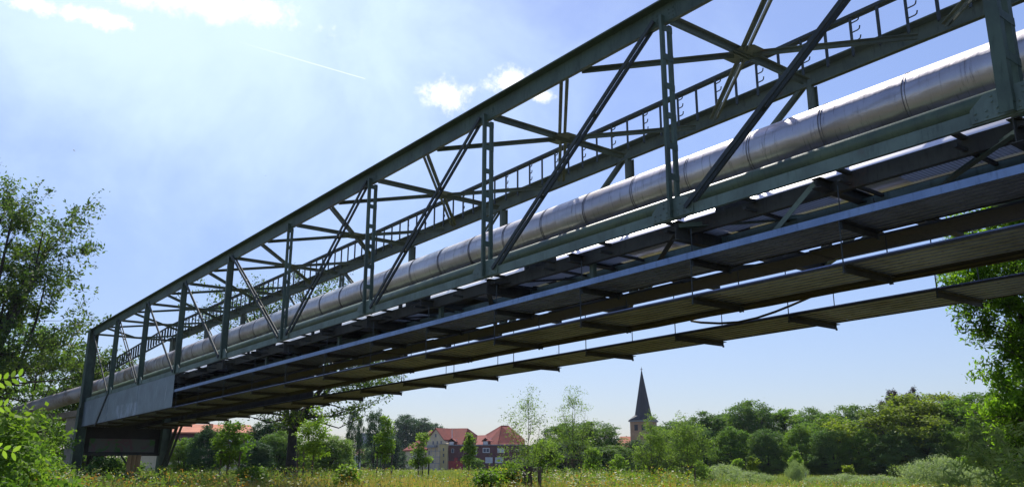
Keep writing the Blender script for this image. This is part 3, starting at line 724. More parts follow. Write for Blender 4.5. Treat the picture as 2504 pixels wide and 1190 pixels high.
ft = [
 (1660, 1035, 120, 140, P2_, 'dark tree at the left end of the wood beside the pale willow saplings', None),
 (1785, 1020, 110, 142, P1, 'dark tree of the wood filling the dip left of its tallest crown', None),
 (1925, 1012, 120, 140, P1, 'green rounded tree standing right of the tallest tree of the wood', L_mid),
 (1990, 1008, 60, 150, P2_, 'narrow pointed dark tree rising in the middle of the wood', None),
 (2030, 1025, 130, 128, P1, 'mid green spreading tree in the middle of the wood', L_mid),
 (2095, 1005, 100, 145, P2_, 'dark tree with open twiggy top left of the yellow-green dome', None),
 (2130, 1040, 110, 124, P1, 'low green tree in front of the left edge of the yellow-green dome', L_mid),
 (2200, 974, 46, 140, P2_, 'small copper-leaved tree top showing above the yellow-green dome', L_purple),
 (2250, 972, 40, 142, P1, 'copper-leaved tree top to the right of the other dark purple one', L_purple),
 (2300, 985, 150, 122, P2_, 'yellow-green tree merging into the right side of the big dome', L_yel),
 (2375, 992, 120, 116, P1, 'green tree behind the big leafy tree at the right edge', L_mid),
 (2440, 985, 130, 120, P2_, 'dark tree almost hidden by the big leafy tree at the right edge', None),
 (1700, 1045, 70, 122, P2_, 'front row dark tree at the left end of the wood above the long silvery bush', None),
 (1795, 1050, 76, 120, P1, 'front row tree below and left of the tallest tree of the wood', L_mid),
 (1880, 1055, 66, 118, P2_, 'front row tree below and right of the tallest tree of the wood', None),
 (1962, 1046, 70, 120, P1, 'front row green tree rising behind the slim upright young tree', L_mid),
 (2040, 1052, 70, 117, P2_, 'front row dark tree right behind the little white sign', None),
 (2120, 1058, 66, 116, P1, 'front row green tree under the left edge of the yellow-green dome', L_mid),
 (2205, 1062, 84, 114, P2_, 'front row dark tree in the shadow of the yellow-green dome', None),
 (2290, 1060, 76, 114, P1, 'front row dark tree above the big round silvery willow', None),
 (2365, 1056, 70, 112, P2_, 'front row green tree left of the right edge tree', L_mid),
 (1375, 1040, 90, 120, P1, 'open dark tree with flat top behind the left tall willow sapling', L_dark),
 (1450, 1035, 120, 118, P2_, 'dark flat-topped tree left of the orange church roof', L_dark),
 (1400, 1080, 110, 112, P1, 'low dark tree behind the staked saplings left of the church', L_blue),
 (1500, 1090, 80, 112, P2_, 'low dark tree in front of the orange church roof', L_dark),
 (1620, 1050, 70, 125, P1, 'small green tree touching the right side of the church tower', L_mid),
 (1560, 1078, 60, 118, P2_, 'small dark tree below the church tower', L_blue),
 (1340, 1075, 60, 116, P2_, 'dark tree at the right end of the brick house', L_dark),
 (990, 1020, 56, 300, P2_, 'dark blue-green tree left of the cream gable', L_blue),
 (1030, 1030, 70, 305, P1, 'rounded blue-green tree behind the cream gable', L_blue),
 (1062, 1040, 44, 310, P2_, 'low blue-green tree top right behind the ridge of the cream gable', L_blue),
 (958, 1072, 36, 180, P1, 'dark low tree left of the cream house wall', L_blue),
 (655, 1035, 90, 110, P1, 'dark tree beside the end of the long mansard house', L_blue),
 (690, 1060, 80, 100, P2_, 'dark tree right behind the trunk of the big bare-limbed tree', L_dark),
 (620, 1085, 60, 96, P2_, 'dark bushy tree low in front of the right end of the mansard house', L_blue),
 (500, 1052, 60, 92, P1, 'dark egg-shaped tree before the mansard house wall', L_blue),
 (450, 1078, 62, 96, P2_, 'greyish green shrub tree next to the raking strut of the bridge', L_mid),
 (760, 1085, 90, 110, P1, 'pale green bushy tree left of the two poplars', L_willow),
 (810, 1070, 90, 100, P2_, 'yellow-green bushy tree just left of the taller poplar', L_willow),
 (1165, 1120, 30, 150, P2_, 'small bush at the foot of the brick wall', L_mid),
]
for i, a in enumerate(ft): far_tree(*a[:6], mat=a[6], seed=i*7)
PC = tree('poplar', gnd(857, 150), 'taller slim dark poplar between the big tree and the red roofed house', 'tree', L_blue, 'poplars', seed=11,
          h=10, base=0.6, rx=3.6, rz=4.9, cz=5.2, nclus=110, nleaf=90, leaf=0.27, spread=0.65, trunk=0.3, limbs=7, inner=0.3, shape='column')
H = zat(1003, 150); PC.scale = (0.33, 0.33, H/10)
copy_tree(PC, gnd(877, 148), 'lower poplar leaning against the right side of the taller poplar', (0.20, 0.20, zat(1022, 148)/10), 2)
copy_tree(PC, gnd(913, 146), 'broad dark poplar with pointed top left of the red roofed house', (0.50, 0.50, zat(1008, 146)/10), 4)
copy_tree(PC, gnd(930, 170), 'poplar half hidden behind the broad pointed poplar', (0.3, 0.3, zat(1024, 170)/10), 1)
hb = tree('hedge_tree', gnd(30, 200), 'dense hedge tree in the far background at the left edge', 'tree', L_dark, 'far hedge trees along the horizon', seed=21, **dict(mk, nclus=80, nleaf=70, leaf=0.34, spread=0.8))
hb.scale = (1.6, 1.6, 0.6)
names = ['behind the concrete pier', 'behind the board wall of the portal', 'left of the mansard house', 'right of the mansard house', 'beyond the grey shed', 'behind the poplars', 'between the poplars and the cream house', 'behind the cream house', 'behind the brick house', 'beyond the leftmost tall sapling', 'left of the church tower', 'beyond the church tower', 'right of the church tower', 'behind the left part of the wood', 'behind the tallest tree of the wood', 'behind the middle of the wood', 'behind the white sign', 'behind the left of the yellow-green dome', 'behind the yellow-green dome', 'behind the round silvery willow', 'at the far right edge']
for i, x in enumerate([150, 270, 400, 640, 735, 850, 960, 1060, 1200, 1330, 1430, 1530, 1640, 1720, 1840, 1930, 2000, 2090, 2200, 2330, 2470]):
    copy_tree(hb, gnd(x, 290 if 960 < x < 1300 or x in (1530,) else 200), 'low dark hedge tree on the horizon '+names[i], (1.9+0.5*math.sin(i*3), 1.9, 0.50+0.14*math.sin(i*5+1)), i*1.3, L_dark if i % 3 else L_blue)

# ---- big ash at the left
tree('ash_tree', gnd(-105, 60), 'big ash tree with fanning bare limbs at the left edge', 'tree', L_ash, seed=5,
     h=20.4, base=3.2, rx=6.5, rz=9.0, cz=10.9, nclus=240, nleaf=155, leaf=0.24, spread=0.85, trunk=0.36, limbs=15, inner=0.3, twigs=3, asp=0.5, fork=1.6)
tree('ash_tree', gnd(215, 64), 'smaller dark green tree behind the left end of the truss', 'tree', L_ash, seed=15,
     h=9.3, base=1.0, rx=3.2, rz=4.3, cz=5.2, nclus=110, nleaf=180, leaf=0.20, spread=0.6, trunk=0.2, limbs=8, inner=0.35, twigs=2)
tree('ash_tree', gnd(60, 86), 'dense dark tree behind the silver pipe at the left edge', 'tree', L_mid, seed=16,
     h=13.6, base=0.8, rx=6.4, rz=6.6, cz=7.2, nclus=170, nleaf=170, leaf=0.23, spread=0.8, trunk=0.2, limbs=8, inner=0.35, twigs=2)
# ---- big tree behind the bridge
tree('locust_tree', gnd(712, 62), 'tall old tree with dark forked trunk seen through and above the bridge', 'tree', L_ash, seed=8,
     h=15.4, base=4.2, rx=8.2, rz=6.0, cz=9.2, nclus=150, nleaf=150, leaf=0.20, spread=0.85, trunk=0.42, limbs=11, inner=0.4, twigs=3, asp=0.5, fork=3.4)
# ---- right edge tree
tree('maple_tree', gnd(2665, 24), 'large bright green leafy tree at the right edge', 'tree', leafmat('leaf_fresh', (0.13, 0.24, 0.022), (0.24, 0.37, 0.045), 0.55, (0.08, 0.15, 0.022), 0.6), seed=9,
     h=10.2, base=0.5, rx=2.2, rz=4.8, cz=5.0, nclus=430, nleaf=330, leaf=0.115, spread=0.42, trunk=0.22, limbs=12, inner=0.45, twigs=2, asp=0.42)
tree('willow_bush', gnd(2520, 13), 'willow bush with long pale narrow leaves at the lower right corner', 'bush', leafmat('leaf_long_willow', (0.17, 0.25, 0.06), (0.38, 0.42, 0.18), 0.45), seed=10,
     h=2.15, base=0.3, rx=0.95, rz=1.0, cz=1.1, nclus=110, nleaf=80, leaf=0.12, spread=0.22, trunk=0.04, limbs=9, inner=0.3, twigs=2, asp=0.2, wood_name='stems', leaf_name='foliage')
L_fresh = leafmat('leaf_bush', (0.09, 0.18, 0.022), (0.18, 0.30, 0.04), 0.5)
# ---- left bushes
for i, (x, d, h, rx, lab, mt) in enumerate([
    (0, 20, 2.05, 0.75, 'bright green bush at the lower left corner', L_bright), (72, 29, 2.2, 0.70, 'bright leafy bush in front of the concrete pier', L_fresh),
    (-30, 14, 2.2, 0.9, 'dark bush cut by the left edge', L_mid), (60, 40, 3.6, 1.7, 'green bush below the silver pipe', L_mid),
    (140, 36, 1.45, 0.6, 'low bush at the foot of the left portal leg', L_mid), (250, 42, 1.75, 1.0, 'dark weedy bush under the board wall', L_dark), (300, 52, 1.9, 1.2, 'dark bush in the shade beneath the portal', L_dark),
    (850, 33, 1.45, 0.30, 'rounded bright green bush in the meadow below the poplars', L_bright), (1195, 27, 1.35, 0.42, 'green bush in the meadow below the brick house', L_mid), (1250, 30, 1.5, 0.6, 'larger green bush right of the other one below the brick house', L_mid),
    (615, 36, 1.45, 0.45, 'low green bush in the meadow left of the big tree trunk', L_mid)]):
    tree('bush', gnd(x, d), lab, 'bush', mt, seed=40+i, h=h, base=0.25, rx=rx, rz=h*0.5, cz=h*0.52, nclus=60, nleaf=85, leaf=0.11 if d < 30 else 0.14, spread=0.2*h**0.5, trunk=0.04, limbs=7, inner=0.3, twigs=1, wood_name='stems', leaf_name='foliage')
# silvery willow bushes of the right meadow
SB = tree('silver_willow', gnd(1765, 62), 'long silvery willow bush below the left end of the wood', 'bush', L_silver, 'silvery willow bushes', seed=60,
     h=2.0, base=0.15, rx=1.9, rz=0.95, cz=1.0, nclus=120, nleaf=110, leaf=0.15, spread=0.3, trunk=0.04, limbs=9, inner=0.3, asp=0.25, wood_name='stems', leaf_name='foliage')
SB.scale = (1.0, 1.0, 0.80)
copy_tree(SB, gnd(1840, 60), 'silvery willow bush at the right end of the long one', (0.75, 0.75, 0.58), 2)
copy_tree(SB, gnd(1945, 66), 'small upright silvery bush left of the little white sign', (0.35, 0.35, 0.95), 1)
copy_tree(SB, gnd(2060, 64), 'low silvery bush right of the little white sign', (0.9, 0.9, 0.5), 4)
copy_tree(SB, gnd(2150, 60), 'low wide silvery bush below the yellow-green dome', (1.0, 1.0, 0.48), 3)
copy_tree(SB, gnd(2290, 52), 'big round silvery willow bush near the right edge', (0.95, 0.95, 1.02), 5)
copy_tree(SB, gnd(2385, 50), 'silvery bush between the big round one and the right edge tree', (0.6, 0.6, 0.72), 6)
copy_tree(SB, gnd(1990, 60), 'low silvery bush just below the little white sign', (0.6, 0.6, 0.42), 7)

# ---- saplings on stakes
def sapling(px, d, ytop, wpx, lab, mt, seed, kind='round', n=40, leaf=0.12, trunk=0.035, base=None, nl=60):
    h = zat(ytop, d); rx = wpx/2/FPX*d
    kw = dict(h=h, base=base if base else h*0.34, rx=rx*0.9, rz=h*0.34, cz=h*0.64, nclus=n, nleaf=nl, leaf=leaf, spread=0.16*rx+0.12, trunk=trunk, limbs=7, inner=0.25, twigs=1, shape='cone' if kind == 'cone' else 'vase' if kind == 'vase' else 'round')
    if kind == 'airy': kw.update(rz=h*0.42, cz=h*0.58, base=h*0.22, twigs=2, inner=0.15, shape='cone', asp=0.35, spread=0.15*rx+0.1)
    return tree('sapling', gnd(px, d), lab, 'young tree', mt, 'young trees planted in the meadow', M_twig, seed=seed, **kw)
sapling(1292, 27, 948, 190, 'tall airy young tree on stakes in the middle of the meadow', L_willow, 71, 'airy', 80, 0.07, 0.028, None, 46)
sapling(1402, 50, 952, 175, 'tall airy young tree standing right of the other tall one', L_willow, 72, 'airy', 95, 0.11, 0.045, None, 50)
sapling(1595, 46, 1020, 130, 'willowy young tree in front of the church tower', L_willow, 73, 'airy', 90, 0.11, 0.045)
sapling(1682, 48, 1012, 165, 'wide willowy young tree right of the church tower', L_willow, 74, 'airy', 110, 0.12, 0.045)
sapling(764, 44, 1003, 74, 'bright green young tree beside the dark trunk of the old tree', L_bright, 75, 'round', 60, 0.12, base=1.75)
sapling(940, 55, 1020, 48, 'bright green young tree in front of the broad poplar', L_bright, 76, 'round', 45, 0.14)
sapling(1028, 60, 1055, 56, 'pale young tree in front of the cream gable', L_willow, 77, 'round', 34, 0.16)
sapling(1146, 58, 1062, 44, 'slim young tree in front of the brick house wall', L_willow, 78, 'cone', 32, 0.15)
sapling(560, 50, 1036, 86, 'young tree with dark round crown before the mansard house', L_mid, 79, 'round', 60, 0.15)
sapling(1337, 52, 1068, 58, 'bright young tree between the two tall airy ones', L_bright, 80, 'round', 46, 0.14)
sapling(1447, 60, 1085, 38, 'yellow-green young tree right of the second tall airy one', L_bright, 81, 'round', 34, 0.15)
sapling(1513, 64, 1105, 36, 'small round yellow-green young tree below the church roof', L_bright, 82, 'round', 30, 0.15)
sapling(1806, 70, 1118, 28, 'small yellow-green young tree at the right end of the long silvery bush', L_bright, 83, 'round', 22, 0.16)
sapling(1841, 72, 1112, 26, 'small slender young tree in front of the tallest tree of the wood', L_yel, 84, 'round', 20, 0.16)
sapling(1947, 70, 1100, 32, 'slim upright young tree left of the little white sign', L_bright, 85, 'cone', 26, 0.16)
sapling(2071, 74, 1132, 26, 'tiny young tree left of the shadowy undergrowth', L_yel, 86, 'round', 16, 0.16)
sapling(2190, 74, 1132, 26, 'tiny young tree below the yellow-green dome', L_yel, 87, 'round', 16, 0.16)
sapling(2361, 62, 1116, 40, 'young tree with yellowish crown near the right edge', L_bright, 88, 'round', 26, 0.16)
sapling(1715, 60, 1128, 36, 'low yellow-green young tree at the left end of the long silvery bush', L_bright, 89, 'round', 22, 0.15)
def stakes(px, d, ytop, wpx, lab):
    r_ = thing('stake_frame', gnd(px, d), lab, 'tree stakes', 'wooden stake frames round the young trees')
    z = zat(ytop, d); w_ = wpx/FPX*d; c = gnd(px, d); fwv = nrmz([c[0], c[1], 0]); rt = np.array([fwv[1], -fwv[0], 0])
    pts = [c-rt*w_/2, c+rt*w_/2, c+fwv*w_*0.7-rt*w_*0.12]
    for p in pts:
        mb = MB(); mb.tube([p, p+np.array([0, 0, z])], 0.055, 8); mb.build('stake', M_wood, r_, smooth=False)
    for a, b in ((0, 1), (1, 2), (2, 0)):
        mb = MB(); A_ = pts[a]+np.array([0, 0, z-0.10]); B_ = pts[b]+np.array([0, 0, z-0.10]); k_ = nrmz(B_-A_)*0.1
        mb.bar(A_-k_, B_+k_, 0.10, 0.04, (0, 0, 1)); mb.build('rail', M_wood, r_)
    return r_
for a in [(1301, 26, 1139, 35, 'weathered three-post stake frame nearest in the middle of the meadow'), (1403, 50, 1119, 34, 'stake frame round the right one of the tall airy young trees'),
          (746, 46, 1097, 34, 'tall stake frame beside the dark trunk of the old tree'), (940, 55, 1104, 34, 'stake frame round the bright young tree by the poplars'),
          (1036, 60, 1120, 24, 'stake frame in front of the cream house'), (562, 50, 1105, 40, 'stake frame in front of the mansard house'),
          (1600, 46, 1132, 26, 'stake frame before the church tower'), (1683, 48, 1136, 28, 'stake frame under the wide willowy young tree'),
          (1340, 52, 1130, 30, 'stake frame between the two tall airy young trees'), (1447, 60, 1140, 22, 'stake frame right of the tall airy young trees'), (1841, 72, 1150, 14, 'tiny stake frame at the wood edge')]:
    stakes(*a)

# ---- twigs of a close bush reaching in at the left edge
r_ = thing('locust_sprig', pix(-40, 1190, 3.2)*np.array([1, 1, 0]), 'bright pinnate-leaved sprigs reaching in from the left edge', 'twig')
rng = np.random.default_rng(4); wood = MB(); V = []; F = []
def pinnate(p, q, n, ll):
    global V, F
    p = np.array(p); q = np.array(q); wood.tube([p, (p+q)/2+np.array([0, 0, 0.006]), q], [0.0022, 0.0016, 0.001], 5)
    d = nrmz(q-p); side = nrmz(np.cross(d, -_fw)); nn = np.cross(d, side)
    for i in range(n):
        for s in (-1, 1):
            b = p+(q-p)*(0.25+0.75*i/(n-1)); dd = nrmz(side*s*0.8+d*0.55+nn*rng.normal()*0.25); e = np.cross(dd, nn+rng.normal(size=3)*0.25); e = nrmz(e)
            o = len(V); m_ = b+dd*ll*0.5
            V += [b, b+dd*ll*0.25+e*ll*0.17, m_+e*ll*0.21, b+dd*ll*0.8+e*ll*0.14, b+dd*ll, b+dd*ll*0.8-e*ll*0.14, m_-e*ll*0.21, b+dd*ll*0.25-e*ll*0.17]
            F.append([o+k for k in range(8)])
D = 2.6; base_ = pix(-60, 1120, D)
wood.tube([pix(-40, 1190, 3.2)*np.array([1, 1, 0]), pix(-70, 1190, 2.8), base_, pix(-50, 935, D)], [0.012, 0.009, 0.006, 0.003], 6)
wood.build('twig', M_twig, r_); L_close = leafmat('leaf_close', (0.15, 0.25, 0.035), (0.26, 0.36, 0.07), 0.5)
for grp in ([((-50, 945), (46, 920), 5, 0.025), ((-50, 1004), (10, 992), 4, 0.022)], [((-60, 1085), (30, 1104), 4, 0.026)]):
    for (p_, q_, n_, l_) in grp:
        V = []; F = []; wood = MB(); pinnate(pix(*p_, D), pix(*q_, D), n_, l_)
        st_ = wood.build('leaf_stalk', M_twig, r_); mesh_np('leaflets', V, F, L_close, st_)

# ---------------------------------------------------------------- meadow growth (nobody could count it)
def scatter(seed, n, d0, d1, x0=-150, x1=2650, power=1.6):
    rng = np.random.default_rng(seed); d = d0+(d1-d0)*rng.random(n)**power; xs = x0+(x1-x0)*rng.random(n)
    az = YAW+np.arctan((xs-1252)/(FPX*1.03))
    return np.stack([np.sin(az)*d, np.cos(az)*d, np.zeros(n)], 1), d, xs, rng
def patch(P, s, ph): return np.sin(P[:, 0]*s+ph)*np.cos(P[:, 1]*s*1.3-ph)+0.6*np.sin(P[:, 0]*s*2.3-P[:, 1]*s*1.9+ph*2)
def blades(name, seed, n, d0, d1, hmin, hmax, wid, mat, thr=None, s=0.25, ph=0.0, bend=0.35, k=3, power=1.5, x0=-150, x1=2650):
    P, d, xs, rng = scatter(seed, n, d0, d1, x0, x1, power)
    if thr is not None: ok = patch(P, s, ph)+rng.normal(size=n)*0.35 > thr; P = P[ok]; d = d[ok]
    n = len(P); Vs = []; lowf = np.where(np.arctan2(P[:, 0], P[:, 1]) > YAW+0.20, 0.68, 1.0)
    for j in range(k):
        h = lowf*(hmin+(hmax-hmin)*rng.random(n))*(0.75+0.25*np.clip(patch(P, 0.4, ph+1)+0.5, 0, 1)); a = rng.random(n)*6.283; b = rng.random(n)*6.283
        o = P+np.stack([rng.normal(size=n), rng.normal(size=n), np.zeros(n)], 1)*0.10
        w_ = wid*(1+d/45)[:, None]; sd = np.stack([np.cos(a), np.sin(a), 0*a], 1)*w_/2
        be = np.stack([np.cos(b), np.sin(b), 0*b], 1)*(h*bend*rng.random(n))[:, None]; up = np.array([0, 0, 1.0])
        m_ = o+up*(h*0.6)[:, None]+be*0.35; tp_ = o+up*h[:, None]+be
        Vs.append(np.stack([o-sd, o+sd, m_+sd*0.8, tp_, m_-sd*0.8], 1))
    V_ = np.concatenate(Vs).reshape(-1, 3); F_ = np.arange(len(V_)).reshape(-1, 5)
    o = mesh_np(name, V_, F_, mat); tag(o, kind='stuff'); return o
def herbs(name, seed, n, d0, d1, hmin, hmax, leaf, mat, thr, s, ph, nl=16, fat=0.28, power=1.5, top=False, x0=-150, x1=2650, asp=0.45):
    P, d, xs, rng = scatter(seed, n, d0, d1, x0, x1, power)
    ok = patch(P, s, ph)+rng.normal(size=n)*0.35 > thr; P = P[ok]; d = d[ok]; n = len(P)
    h = hmin+(hmax-hmin)*rng.random(n)
    if d0 < 60: h = h*np.where(np.arctan2(P[:, 0], P[:, 1]) > YAW+0.20, 0.68, 1.0)
    idx = np.repeat(np.arange(n), nl); q = rng.random(n*nl)
    zz = h[idx]*(q**0.6 if not top else 0.88+0.12*q)
    r2 = fat*(0.4+0.6*(1-np.abs(q-0.5))) if not top else 0.10*np.ones(n*nl)
    g = rng.normal(size=(n*nl, 2))*r2[:, None]*0.6
    pos = P[idx]+np.stack([g[:, 0], g[:, 1], zz], 1)
    v, f = leaf_quads(rng, pos, leaf, asp, None, 0, 0.5 if not top else 2.0)
    o = mesh_np(name, v, f, mat); tag(o, kind='stuff'); return o, P, h
G_green = leafmat('grass_green', (0.20, 0.23, 0.06), (0.34, 0.36, 0.12), 0.4)
G_dry = leafmat('grass_dry', (0.42, 0.28, 0.10), (0.60, 0.45, 0.20), 0.35)
G_herb = leafmat('herb_green', (0.12, 0.20, 0.03), (0.24, 0.32, 0.06), 0.4)
G_grey = leafmat('herb_grey_green', (0.13, 0.17, 0.08), (0.22, 0.27, 0.14), 0.35)
G_dock = leafmat('dock_rust', (0.40, 0.17, 0.04), (0.60, 0.34, 0.07), 0.3)
G_gold = leafmat('golden_flower', (0.65, 0.48, 0.05), (0.75, 0.62, 0.10), 0.3)
G_white = leafmat('white_flower', (0.42, 0.42, 0.33), (0.62, 0.62, 0.50), 0.3)
blades('meadow_grass', 101, 30000, 14, 90, 0.5, 1.25, 0.016, G_green, -0.9, 0.22, 0.3)
blades('dry_grass', 102, 60000, 14, 50, 0.45, 1.2, 0.014, G_dry, -0.8, 0.30, 1.7)
herbs('meadow_herbs', 103, 10000, 22, 60, 0.6, 1.55, 0.075, G_herb, 0.1, 0.35, 2.1)
herbs('grey_herbs', 104, 5000, 20, 60, 0.7, 1.5, 0.08, G_grey, 0.35, 0.28, 4.0)
herbs('rusty_dock', 105, 3500, 20, 50, 0.8, 1.5, 0.06, G_dock, 0.5, 0.33, 5.1, 18, 0.10)
herbs('golden_blossom', 106, 700, 24, 50, 1.1, 1.6, 0.06, G_gold, 0.6, 0.30, 0.9, 22, 0.14)
o, Pw, hw = herbs('white_umbels', 107, 2600, 20, 50, 0.9, 1.5, 0.05, G_white, 0.25, 0.5, 3.3, 5, 0.1, top=True, asp=0.9)
herbs('tall_dark_weeds', 111, 5200, 20, 50, 0.7, 1.6, 0.085, L_mid, 0.75, 0.21, 2.6, 24, 0.34)
blades('far_meadow_grass', 108, 16000, 60, 160, 0.4, 1.0, 0.03, G_green, None, power=1.0)
herbs('wood_undergrowth', 120, 1500, 128, 150, 1.0, 3.6, 0.34, L_dark, None and 0 or -9, 0.3, 1.0, 26, 1.0, power=1.0, x0=1290, x1=2560, asp=0.6)
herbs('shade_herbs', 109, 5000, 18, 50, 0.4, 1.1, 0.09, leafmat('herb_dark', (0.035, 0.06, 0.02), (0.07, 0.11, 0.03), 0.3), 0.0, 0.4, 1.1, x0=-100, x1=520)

# ---------------------------------------------------------------- buildings
def roofmat(name, a, b):
    def fn(t):
        P = obj_co(t); wv = t.n('ShaderNodeTexWave', inp={'Vector': P, 'Scale': 1.6, 'Distortion': 0.4}); wv.bands_direction = 'Z'
        cc = t.mix(t.ramp(t.noise(0.5, 6, 0.7, P), 0.35, 0.65), a, b)
        cc = t.mix(t.m('MULTIPLY', wv.outputs['Fac'], 0.2), cc, tuple(v*0.5 for v in a))
        return t.n('ShaderNodeBsdfPrincipled', inp={'Base Color': cc, 'Roughness': 0.85}).outputs[0]
    return material(name, fn)
def wallmat(name, a, b, brick=False):
    def fn(t):
        P = obj_co(t); cc = t.mix(t.ramp(t.noise(0.45, 6, 0.65, P), 0.35, 0.65), a, b)
        if brick: cc = t.mix(t.m('MULTIPLY', t.ramp(t.noise(5.0, 3, 0.6, P), 0.4, 0.65), 0.5), cc, tuple(v*1.5 for v in b))
        st = t.n('ShaderNodeMapping', inp={'Vector': P, 'Scale': (1.2, 1.2, 0.15)}).outputs[0]
        cc = t.mix(t.m('MULTIPLY', t.ramp(t.noise(1.5, 5, 0.6, st), 0.5, 0.72), 0.4), cc, tuple(v*0.55 for v in a))
        return t.n('ShaderNodeBsdfPrincipled', inp={'Base Color': cc, 'Roughness': 0.9}).outputs[0]
    return material(name, fn)
M_redroof = roofmat('red_tiles', (0.25, 0.036, 0.020), (0.17, 0.026, 0.017)); M_orroof = roofmat('orange_tiles', (0.55, 0.20, 0.10), (0.42, 0.15, 0.08))
M_maroon = roofmat('maroon_mansard_tiles', (0.16, 0.035, 0.04), (0.11, 0.03, 0.035))
M_cream = wallmat('cream_render', (0.66, 0.56, 0.38), (0.56, 0.47, 0.32)); M_yel = wallmat('yellow_render', (0.60, 0.48, 0.22), (0.52, 0.42, 0.20))
M_brick = wallmat('dark_red_brick', (0.15, 0.055, 0.055), (0.10, 0.04, 0.045), True); M_redp = wallmat('red_painted_wall', (0.50, 0.05, 0.05), (0.42, 0.04, 0.045))
M_glass = material('window_glass', lambda t: t.n('ShaderNodeBsdfPrincipled', inp={'Base Color': (0.05, 0.08, 0.14, 1), 'Roughness': 0.08, 'Specular IOR Level': 0.8}).outputs[0])
M_white = paint('white_window_paint', (0.72, 0.72, 0.72), (0.6, 0.6, 0.6), 0.0, 0.5); M_shut = paint('pale_shutter', (0.62, 0.64, 0.64), (0.5, 0.53, 0.55), 0.0, 0.7)
M_slate = paint('dark_slate', (0.018, 0.022, 0.035), (0.012, 0.015, 0.025), 0.0, 0.6); M_tower = wallmat('tower_brick', (0.44, 0.27, 0.16), (0.34, 0.20, 0.12), True)
M_gut = paint('grey_gutter', (0.28, 0.30, 0.33), (0.2, 0.22, 0.25), 0.0, 0.5)
class Face:
    "a vertical facade plane through two photo columns; pixel -> point on it, pushed out by 'o' metres towards the camera"
    def __init__(s, xa, da, xb, db):
        s.a = gnd(xa, da); s.b = gnd(xb, db); s.t = nrmz(s.b-s.a); s.n = np.array([s.t[1], -s.t[0], 0.0])
        if np.dot(s.n, -s.a) < 0: s.n = -s.n
    def p(s, x, y, o=0.0):
        d = ray(x, y); k = np.dot(s.a+s.n*o-CAM, s.n)/np.dot(d, s.n); return CAM+d*k
    def col(s, x): return np.dot(s.p(x, 1134)-s.a, s.t)
    def slab(s, mb, x0, x1, y0, y1, o0, o1):
        "box between columns x0..x1 and rows y0 (top)..y1, from offset o0 to o1 off the wall"
        A_ = s.p(x0, y1); B_ = s.p(x1, y1); zt = (s.p(x0, y0)[2]+s.p(x1, y0)[2])/2; zb = max(min(A_[2], B_[2]), 0.0)
        q = []
        for z in (zb, zt):
            for o in (o0, o1):
                for P_ in (A_, B_): q.append(np.array([P_[0], P_[1], z])+s.n*o)
        return mb.add(q, [[0, 1, 3, 2], [4, 6, 7, 5], [0, 4, 5, 1], [2, 3, 7, 6], [0, 2, 6, 4], [1, 5, 7, 3]])
def window(F, root, x0, x1, y0, y1, shutter=False, bars=1, fr=M_white):
    w_ = (x1-x0)*0.09
    mb = MB(); F.slab(mb, x0, x1, y0, y0+w_, 0.02, 0.10); F.slab(mb, x0, x1, y1-w_, y1, 0.02, 0.12); F.slab(mb, x0, x0+w_, y0+w_, y1-w_, 0.02, 0.10); F.slab(mb, x1-w_, x1, y0+w_, y1-w_, 0.02, 0.10)
    for k in range(bars):
        c = x0+(x1-x0)*(k+1)/(bars+1); F.slab(mb, c-w_*0.4, c+w_*0.4, y0+w_, y1-w_, 0.02, 0.09)
    f = mb.build('window', fr, root)
    mb = MB(); F.slab(mb, x0+w_, x1-w_, y0+w_, y1-w_, 0.01, 0.05 if not shutter else 0.075); mb.build('shutter' if shutter else 'pane', M_shut if shutter else M_glass, f)
def poly(name, pts, faces, mat, root): return mesh_np(name, np.array(pts), faces, mat, root)
def roofsheet(name, pts, mat, root, th=0.25):
    "a sloping roof plane with real thickness"
    pts = [np.array(p) for p in pts]; n = len(pts); lo = [p-np.array([0, 0, th]) for p in pts]
    return poly(name, pts+lo, [list(range(n)), list(range(n, 2*n))[::-1]]+[[i, (i+1) % n, n+(i+1) % n, n+i] for i in range(n)], mat, root)

# brick block, cream gable, stair tower
D0 = 250
bk = thing('brick_house', gnd(1188, D0), 'dark red brick house with two steep red tiled roofs and pale shuttered windows', 'house')
F = Face(1094, 250, 1284, 244)
mb = MB(); F.slab(mb, 1094, 1284, 1087, 1160, -16, 0); mb.build('wall', M_brick, bk)
mb = MB(); F.slab(mb, 1093, 1285, 1085.8, 1087.6, 0.0, 0.25); mb.build('gutter', M_gut, bk)
mb = MB(); F.slab(mb, 1094.8, 1131, 1126, 1160, 0.0, 0.12); F.slab(mb, 1111, 1119, 1118, 1126, 0.0, 0.12); mb.build('painted_panel', M_redp, bk)
for a in [(1180.5, 1197.5, 1094, 1106, False, 1), (1216.5, 1233, 1094.5, 1106, True, 0), (1187, 1204.5, 1117, 1131, True, 0), (1211, 1230.5, 1117, 1131, True, 0), (1141, 1149, 1118, 1130, False, 0), (1155, 1163.5, 1118, 1130, False, 0), (1161, 1166, 1096, 1112, True, 0), (1104, 1110, 1096, 1106, False, 0)]:
    window(F, bk, *a[:4], shutter=a[4], bars=a[5])
def q(x, y, d): return pix(x, y, d)
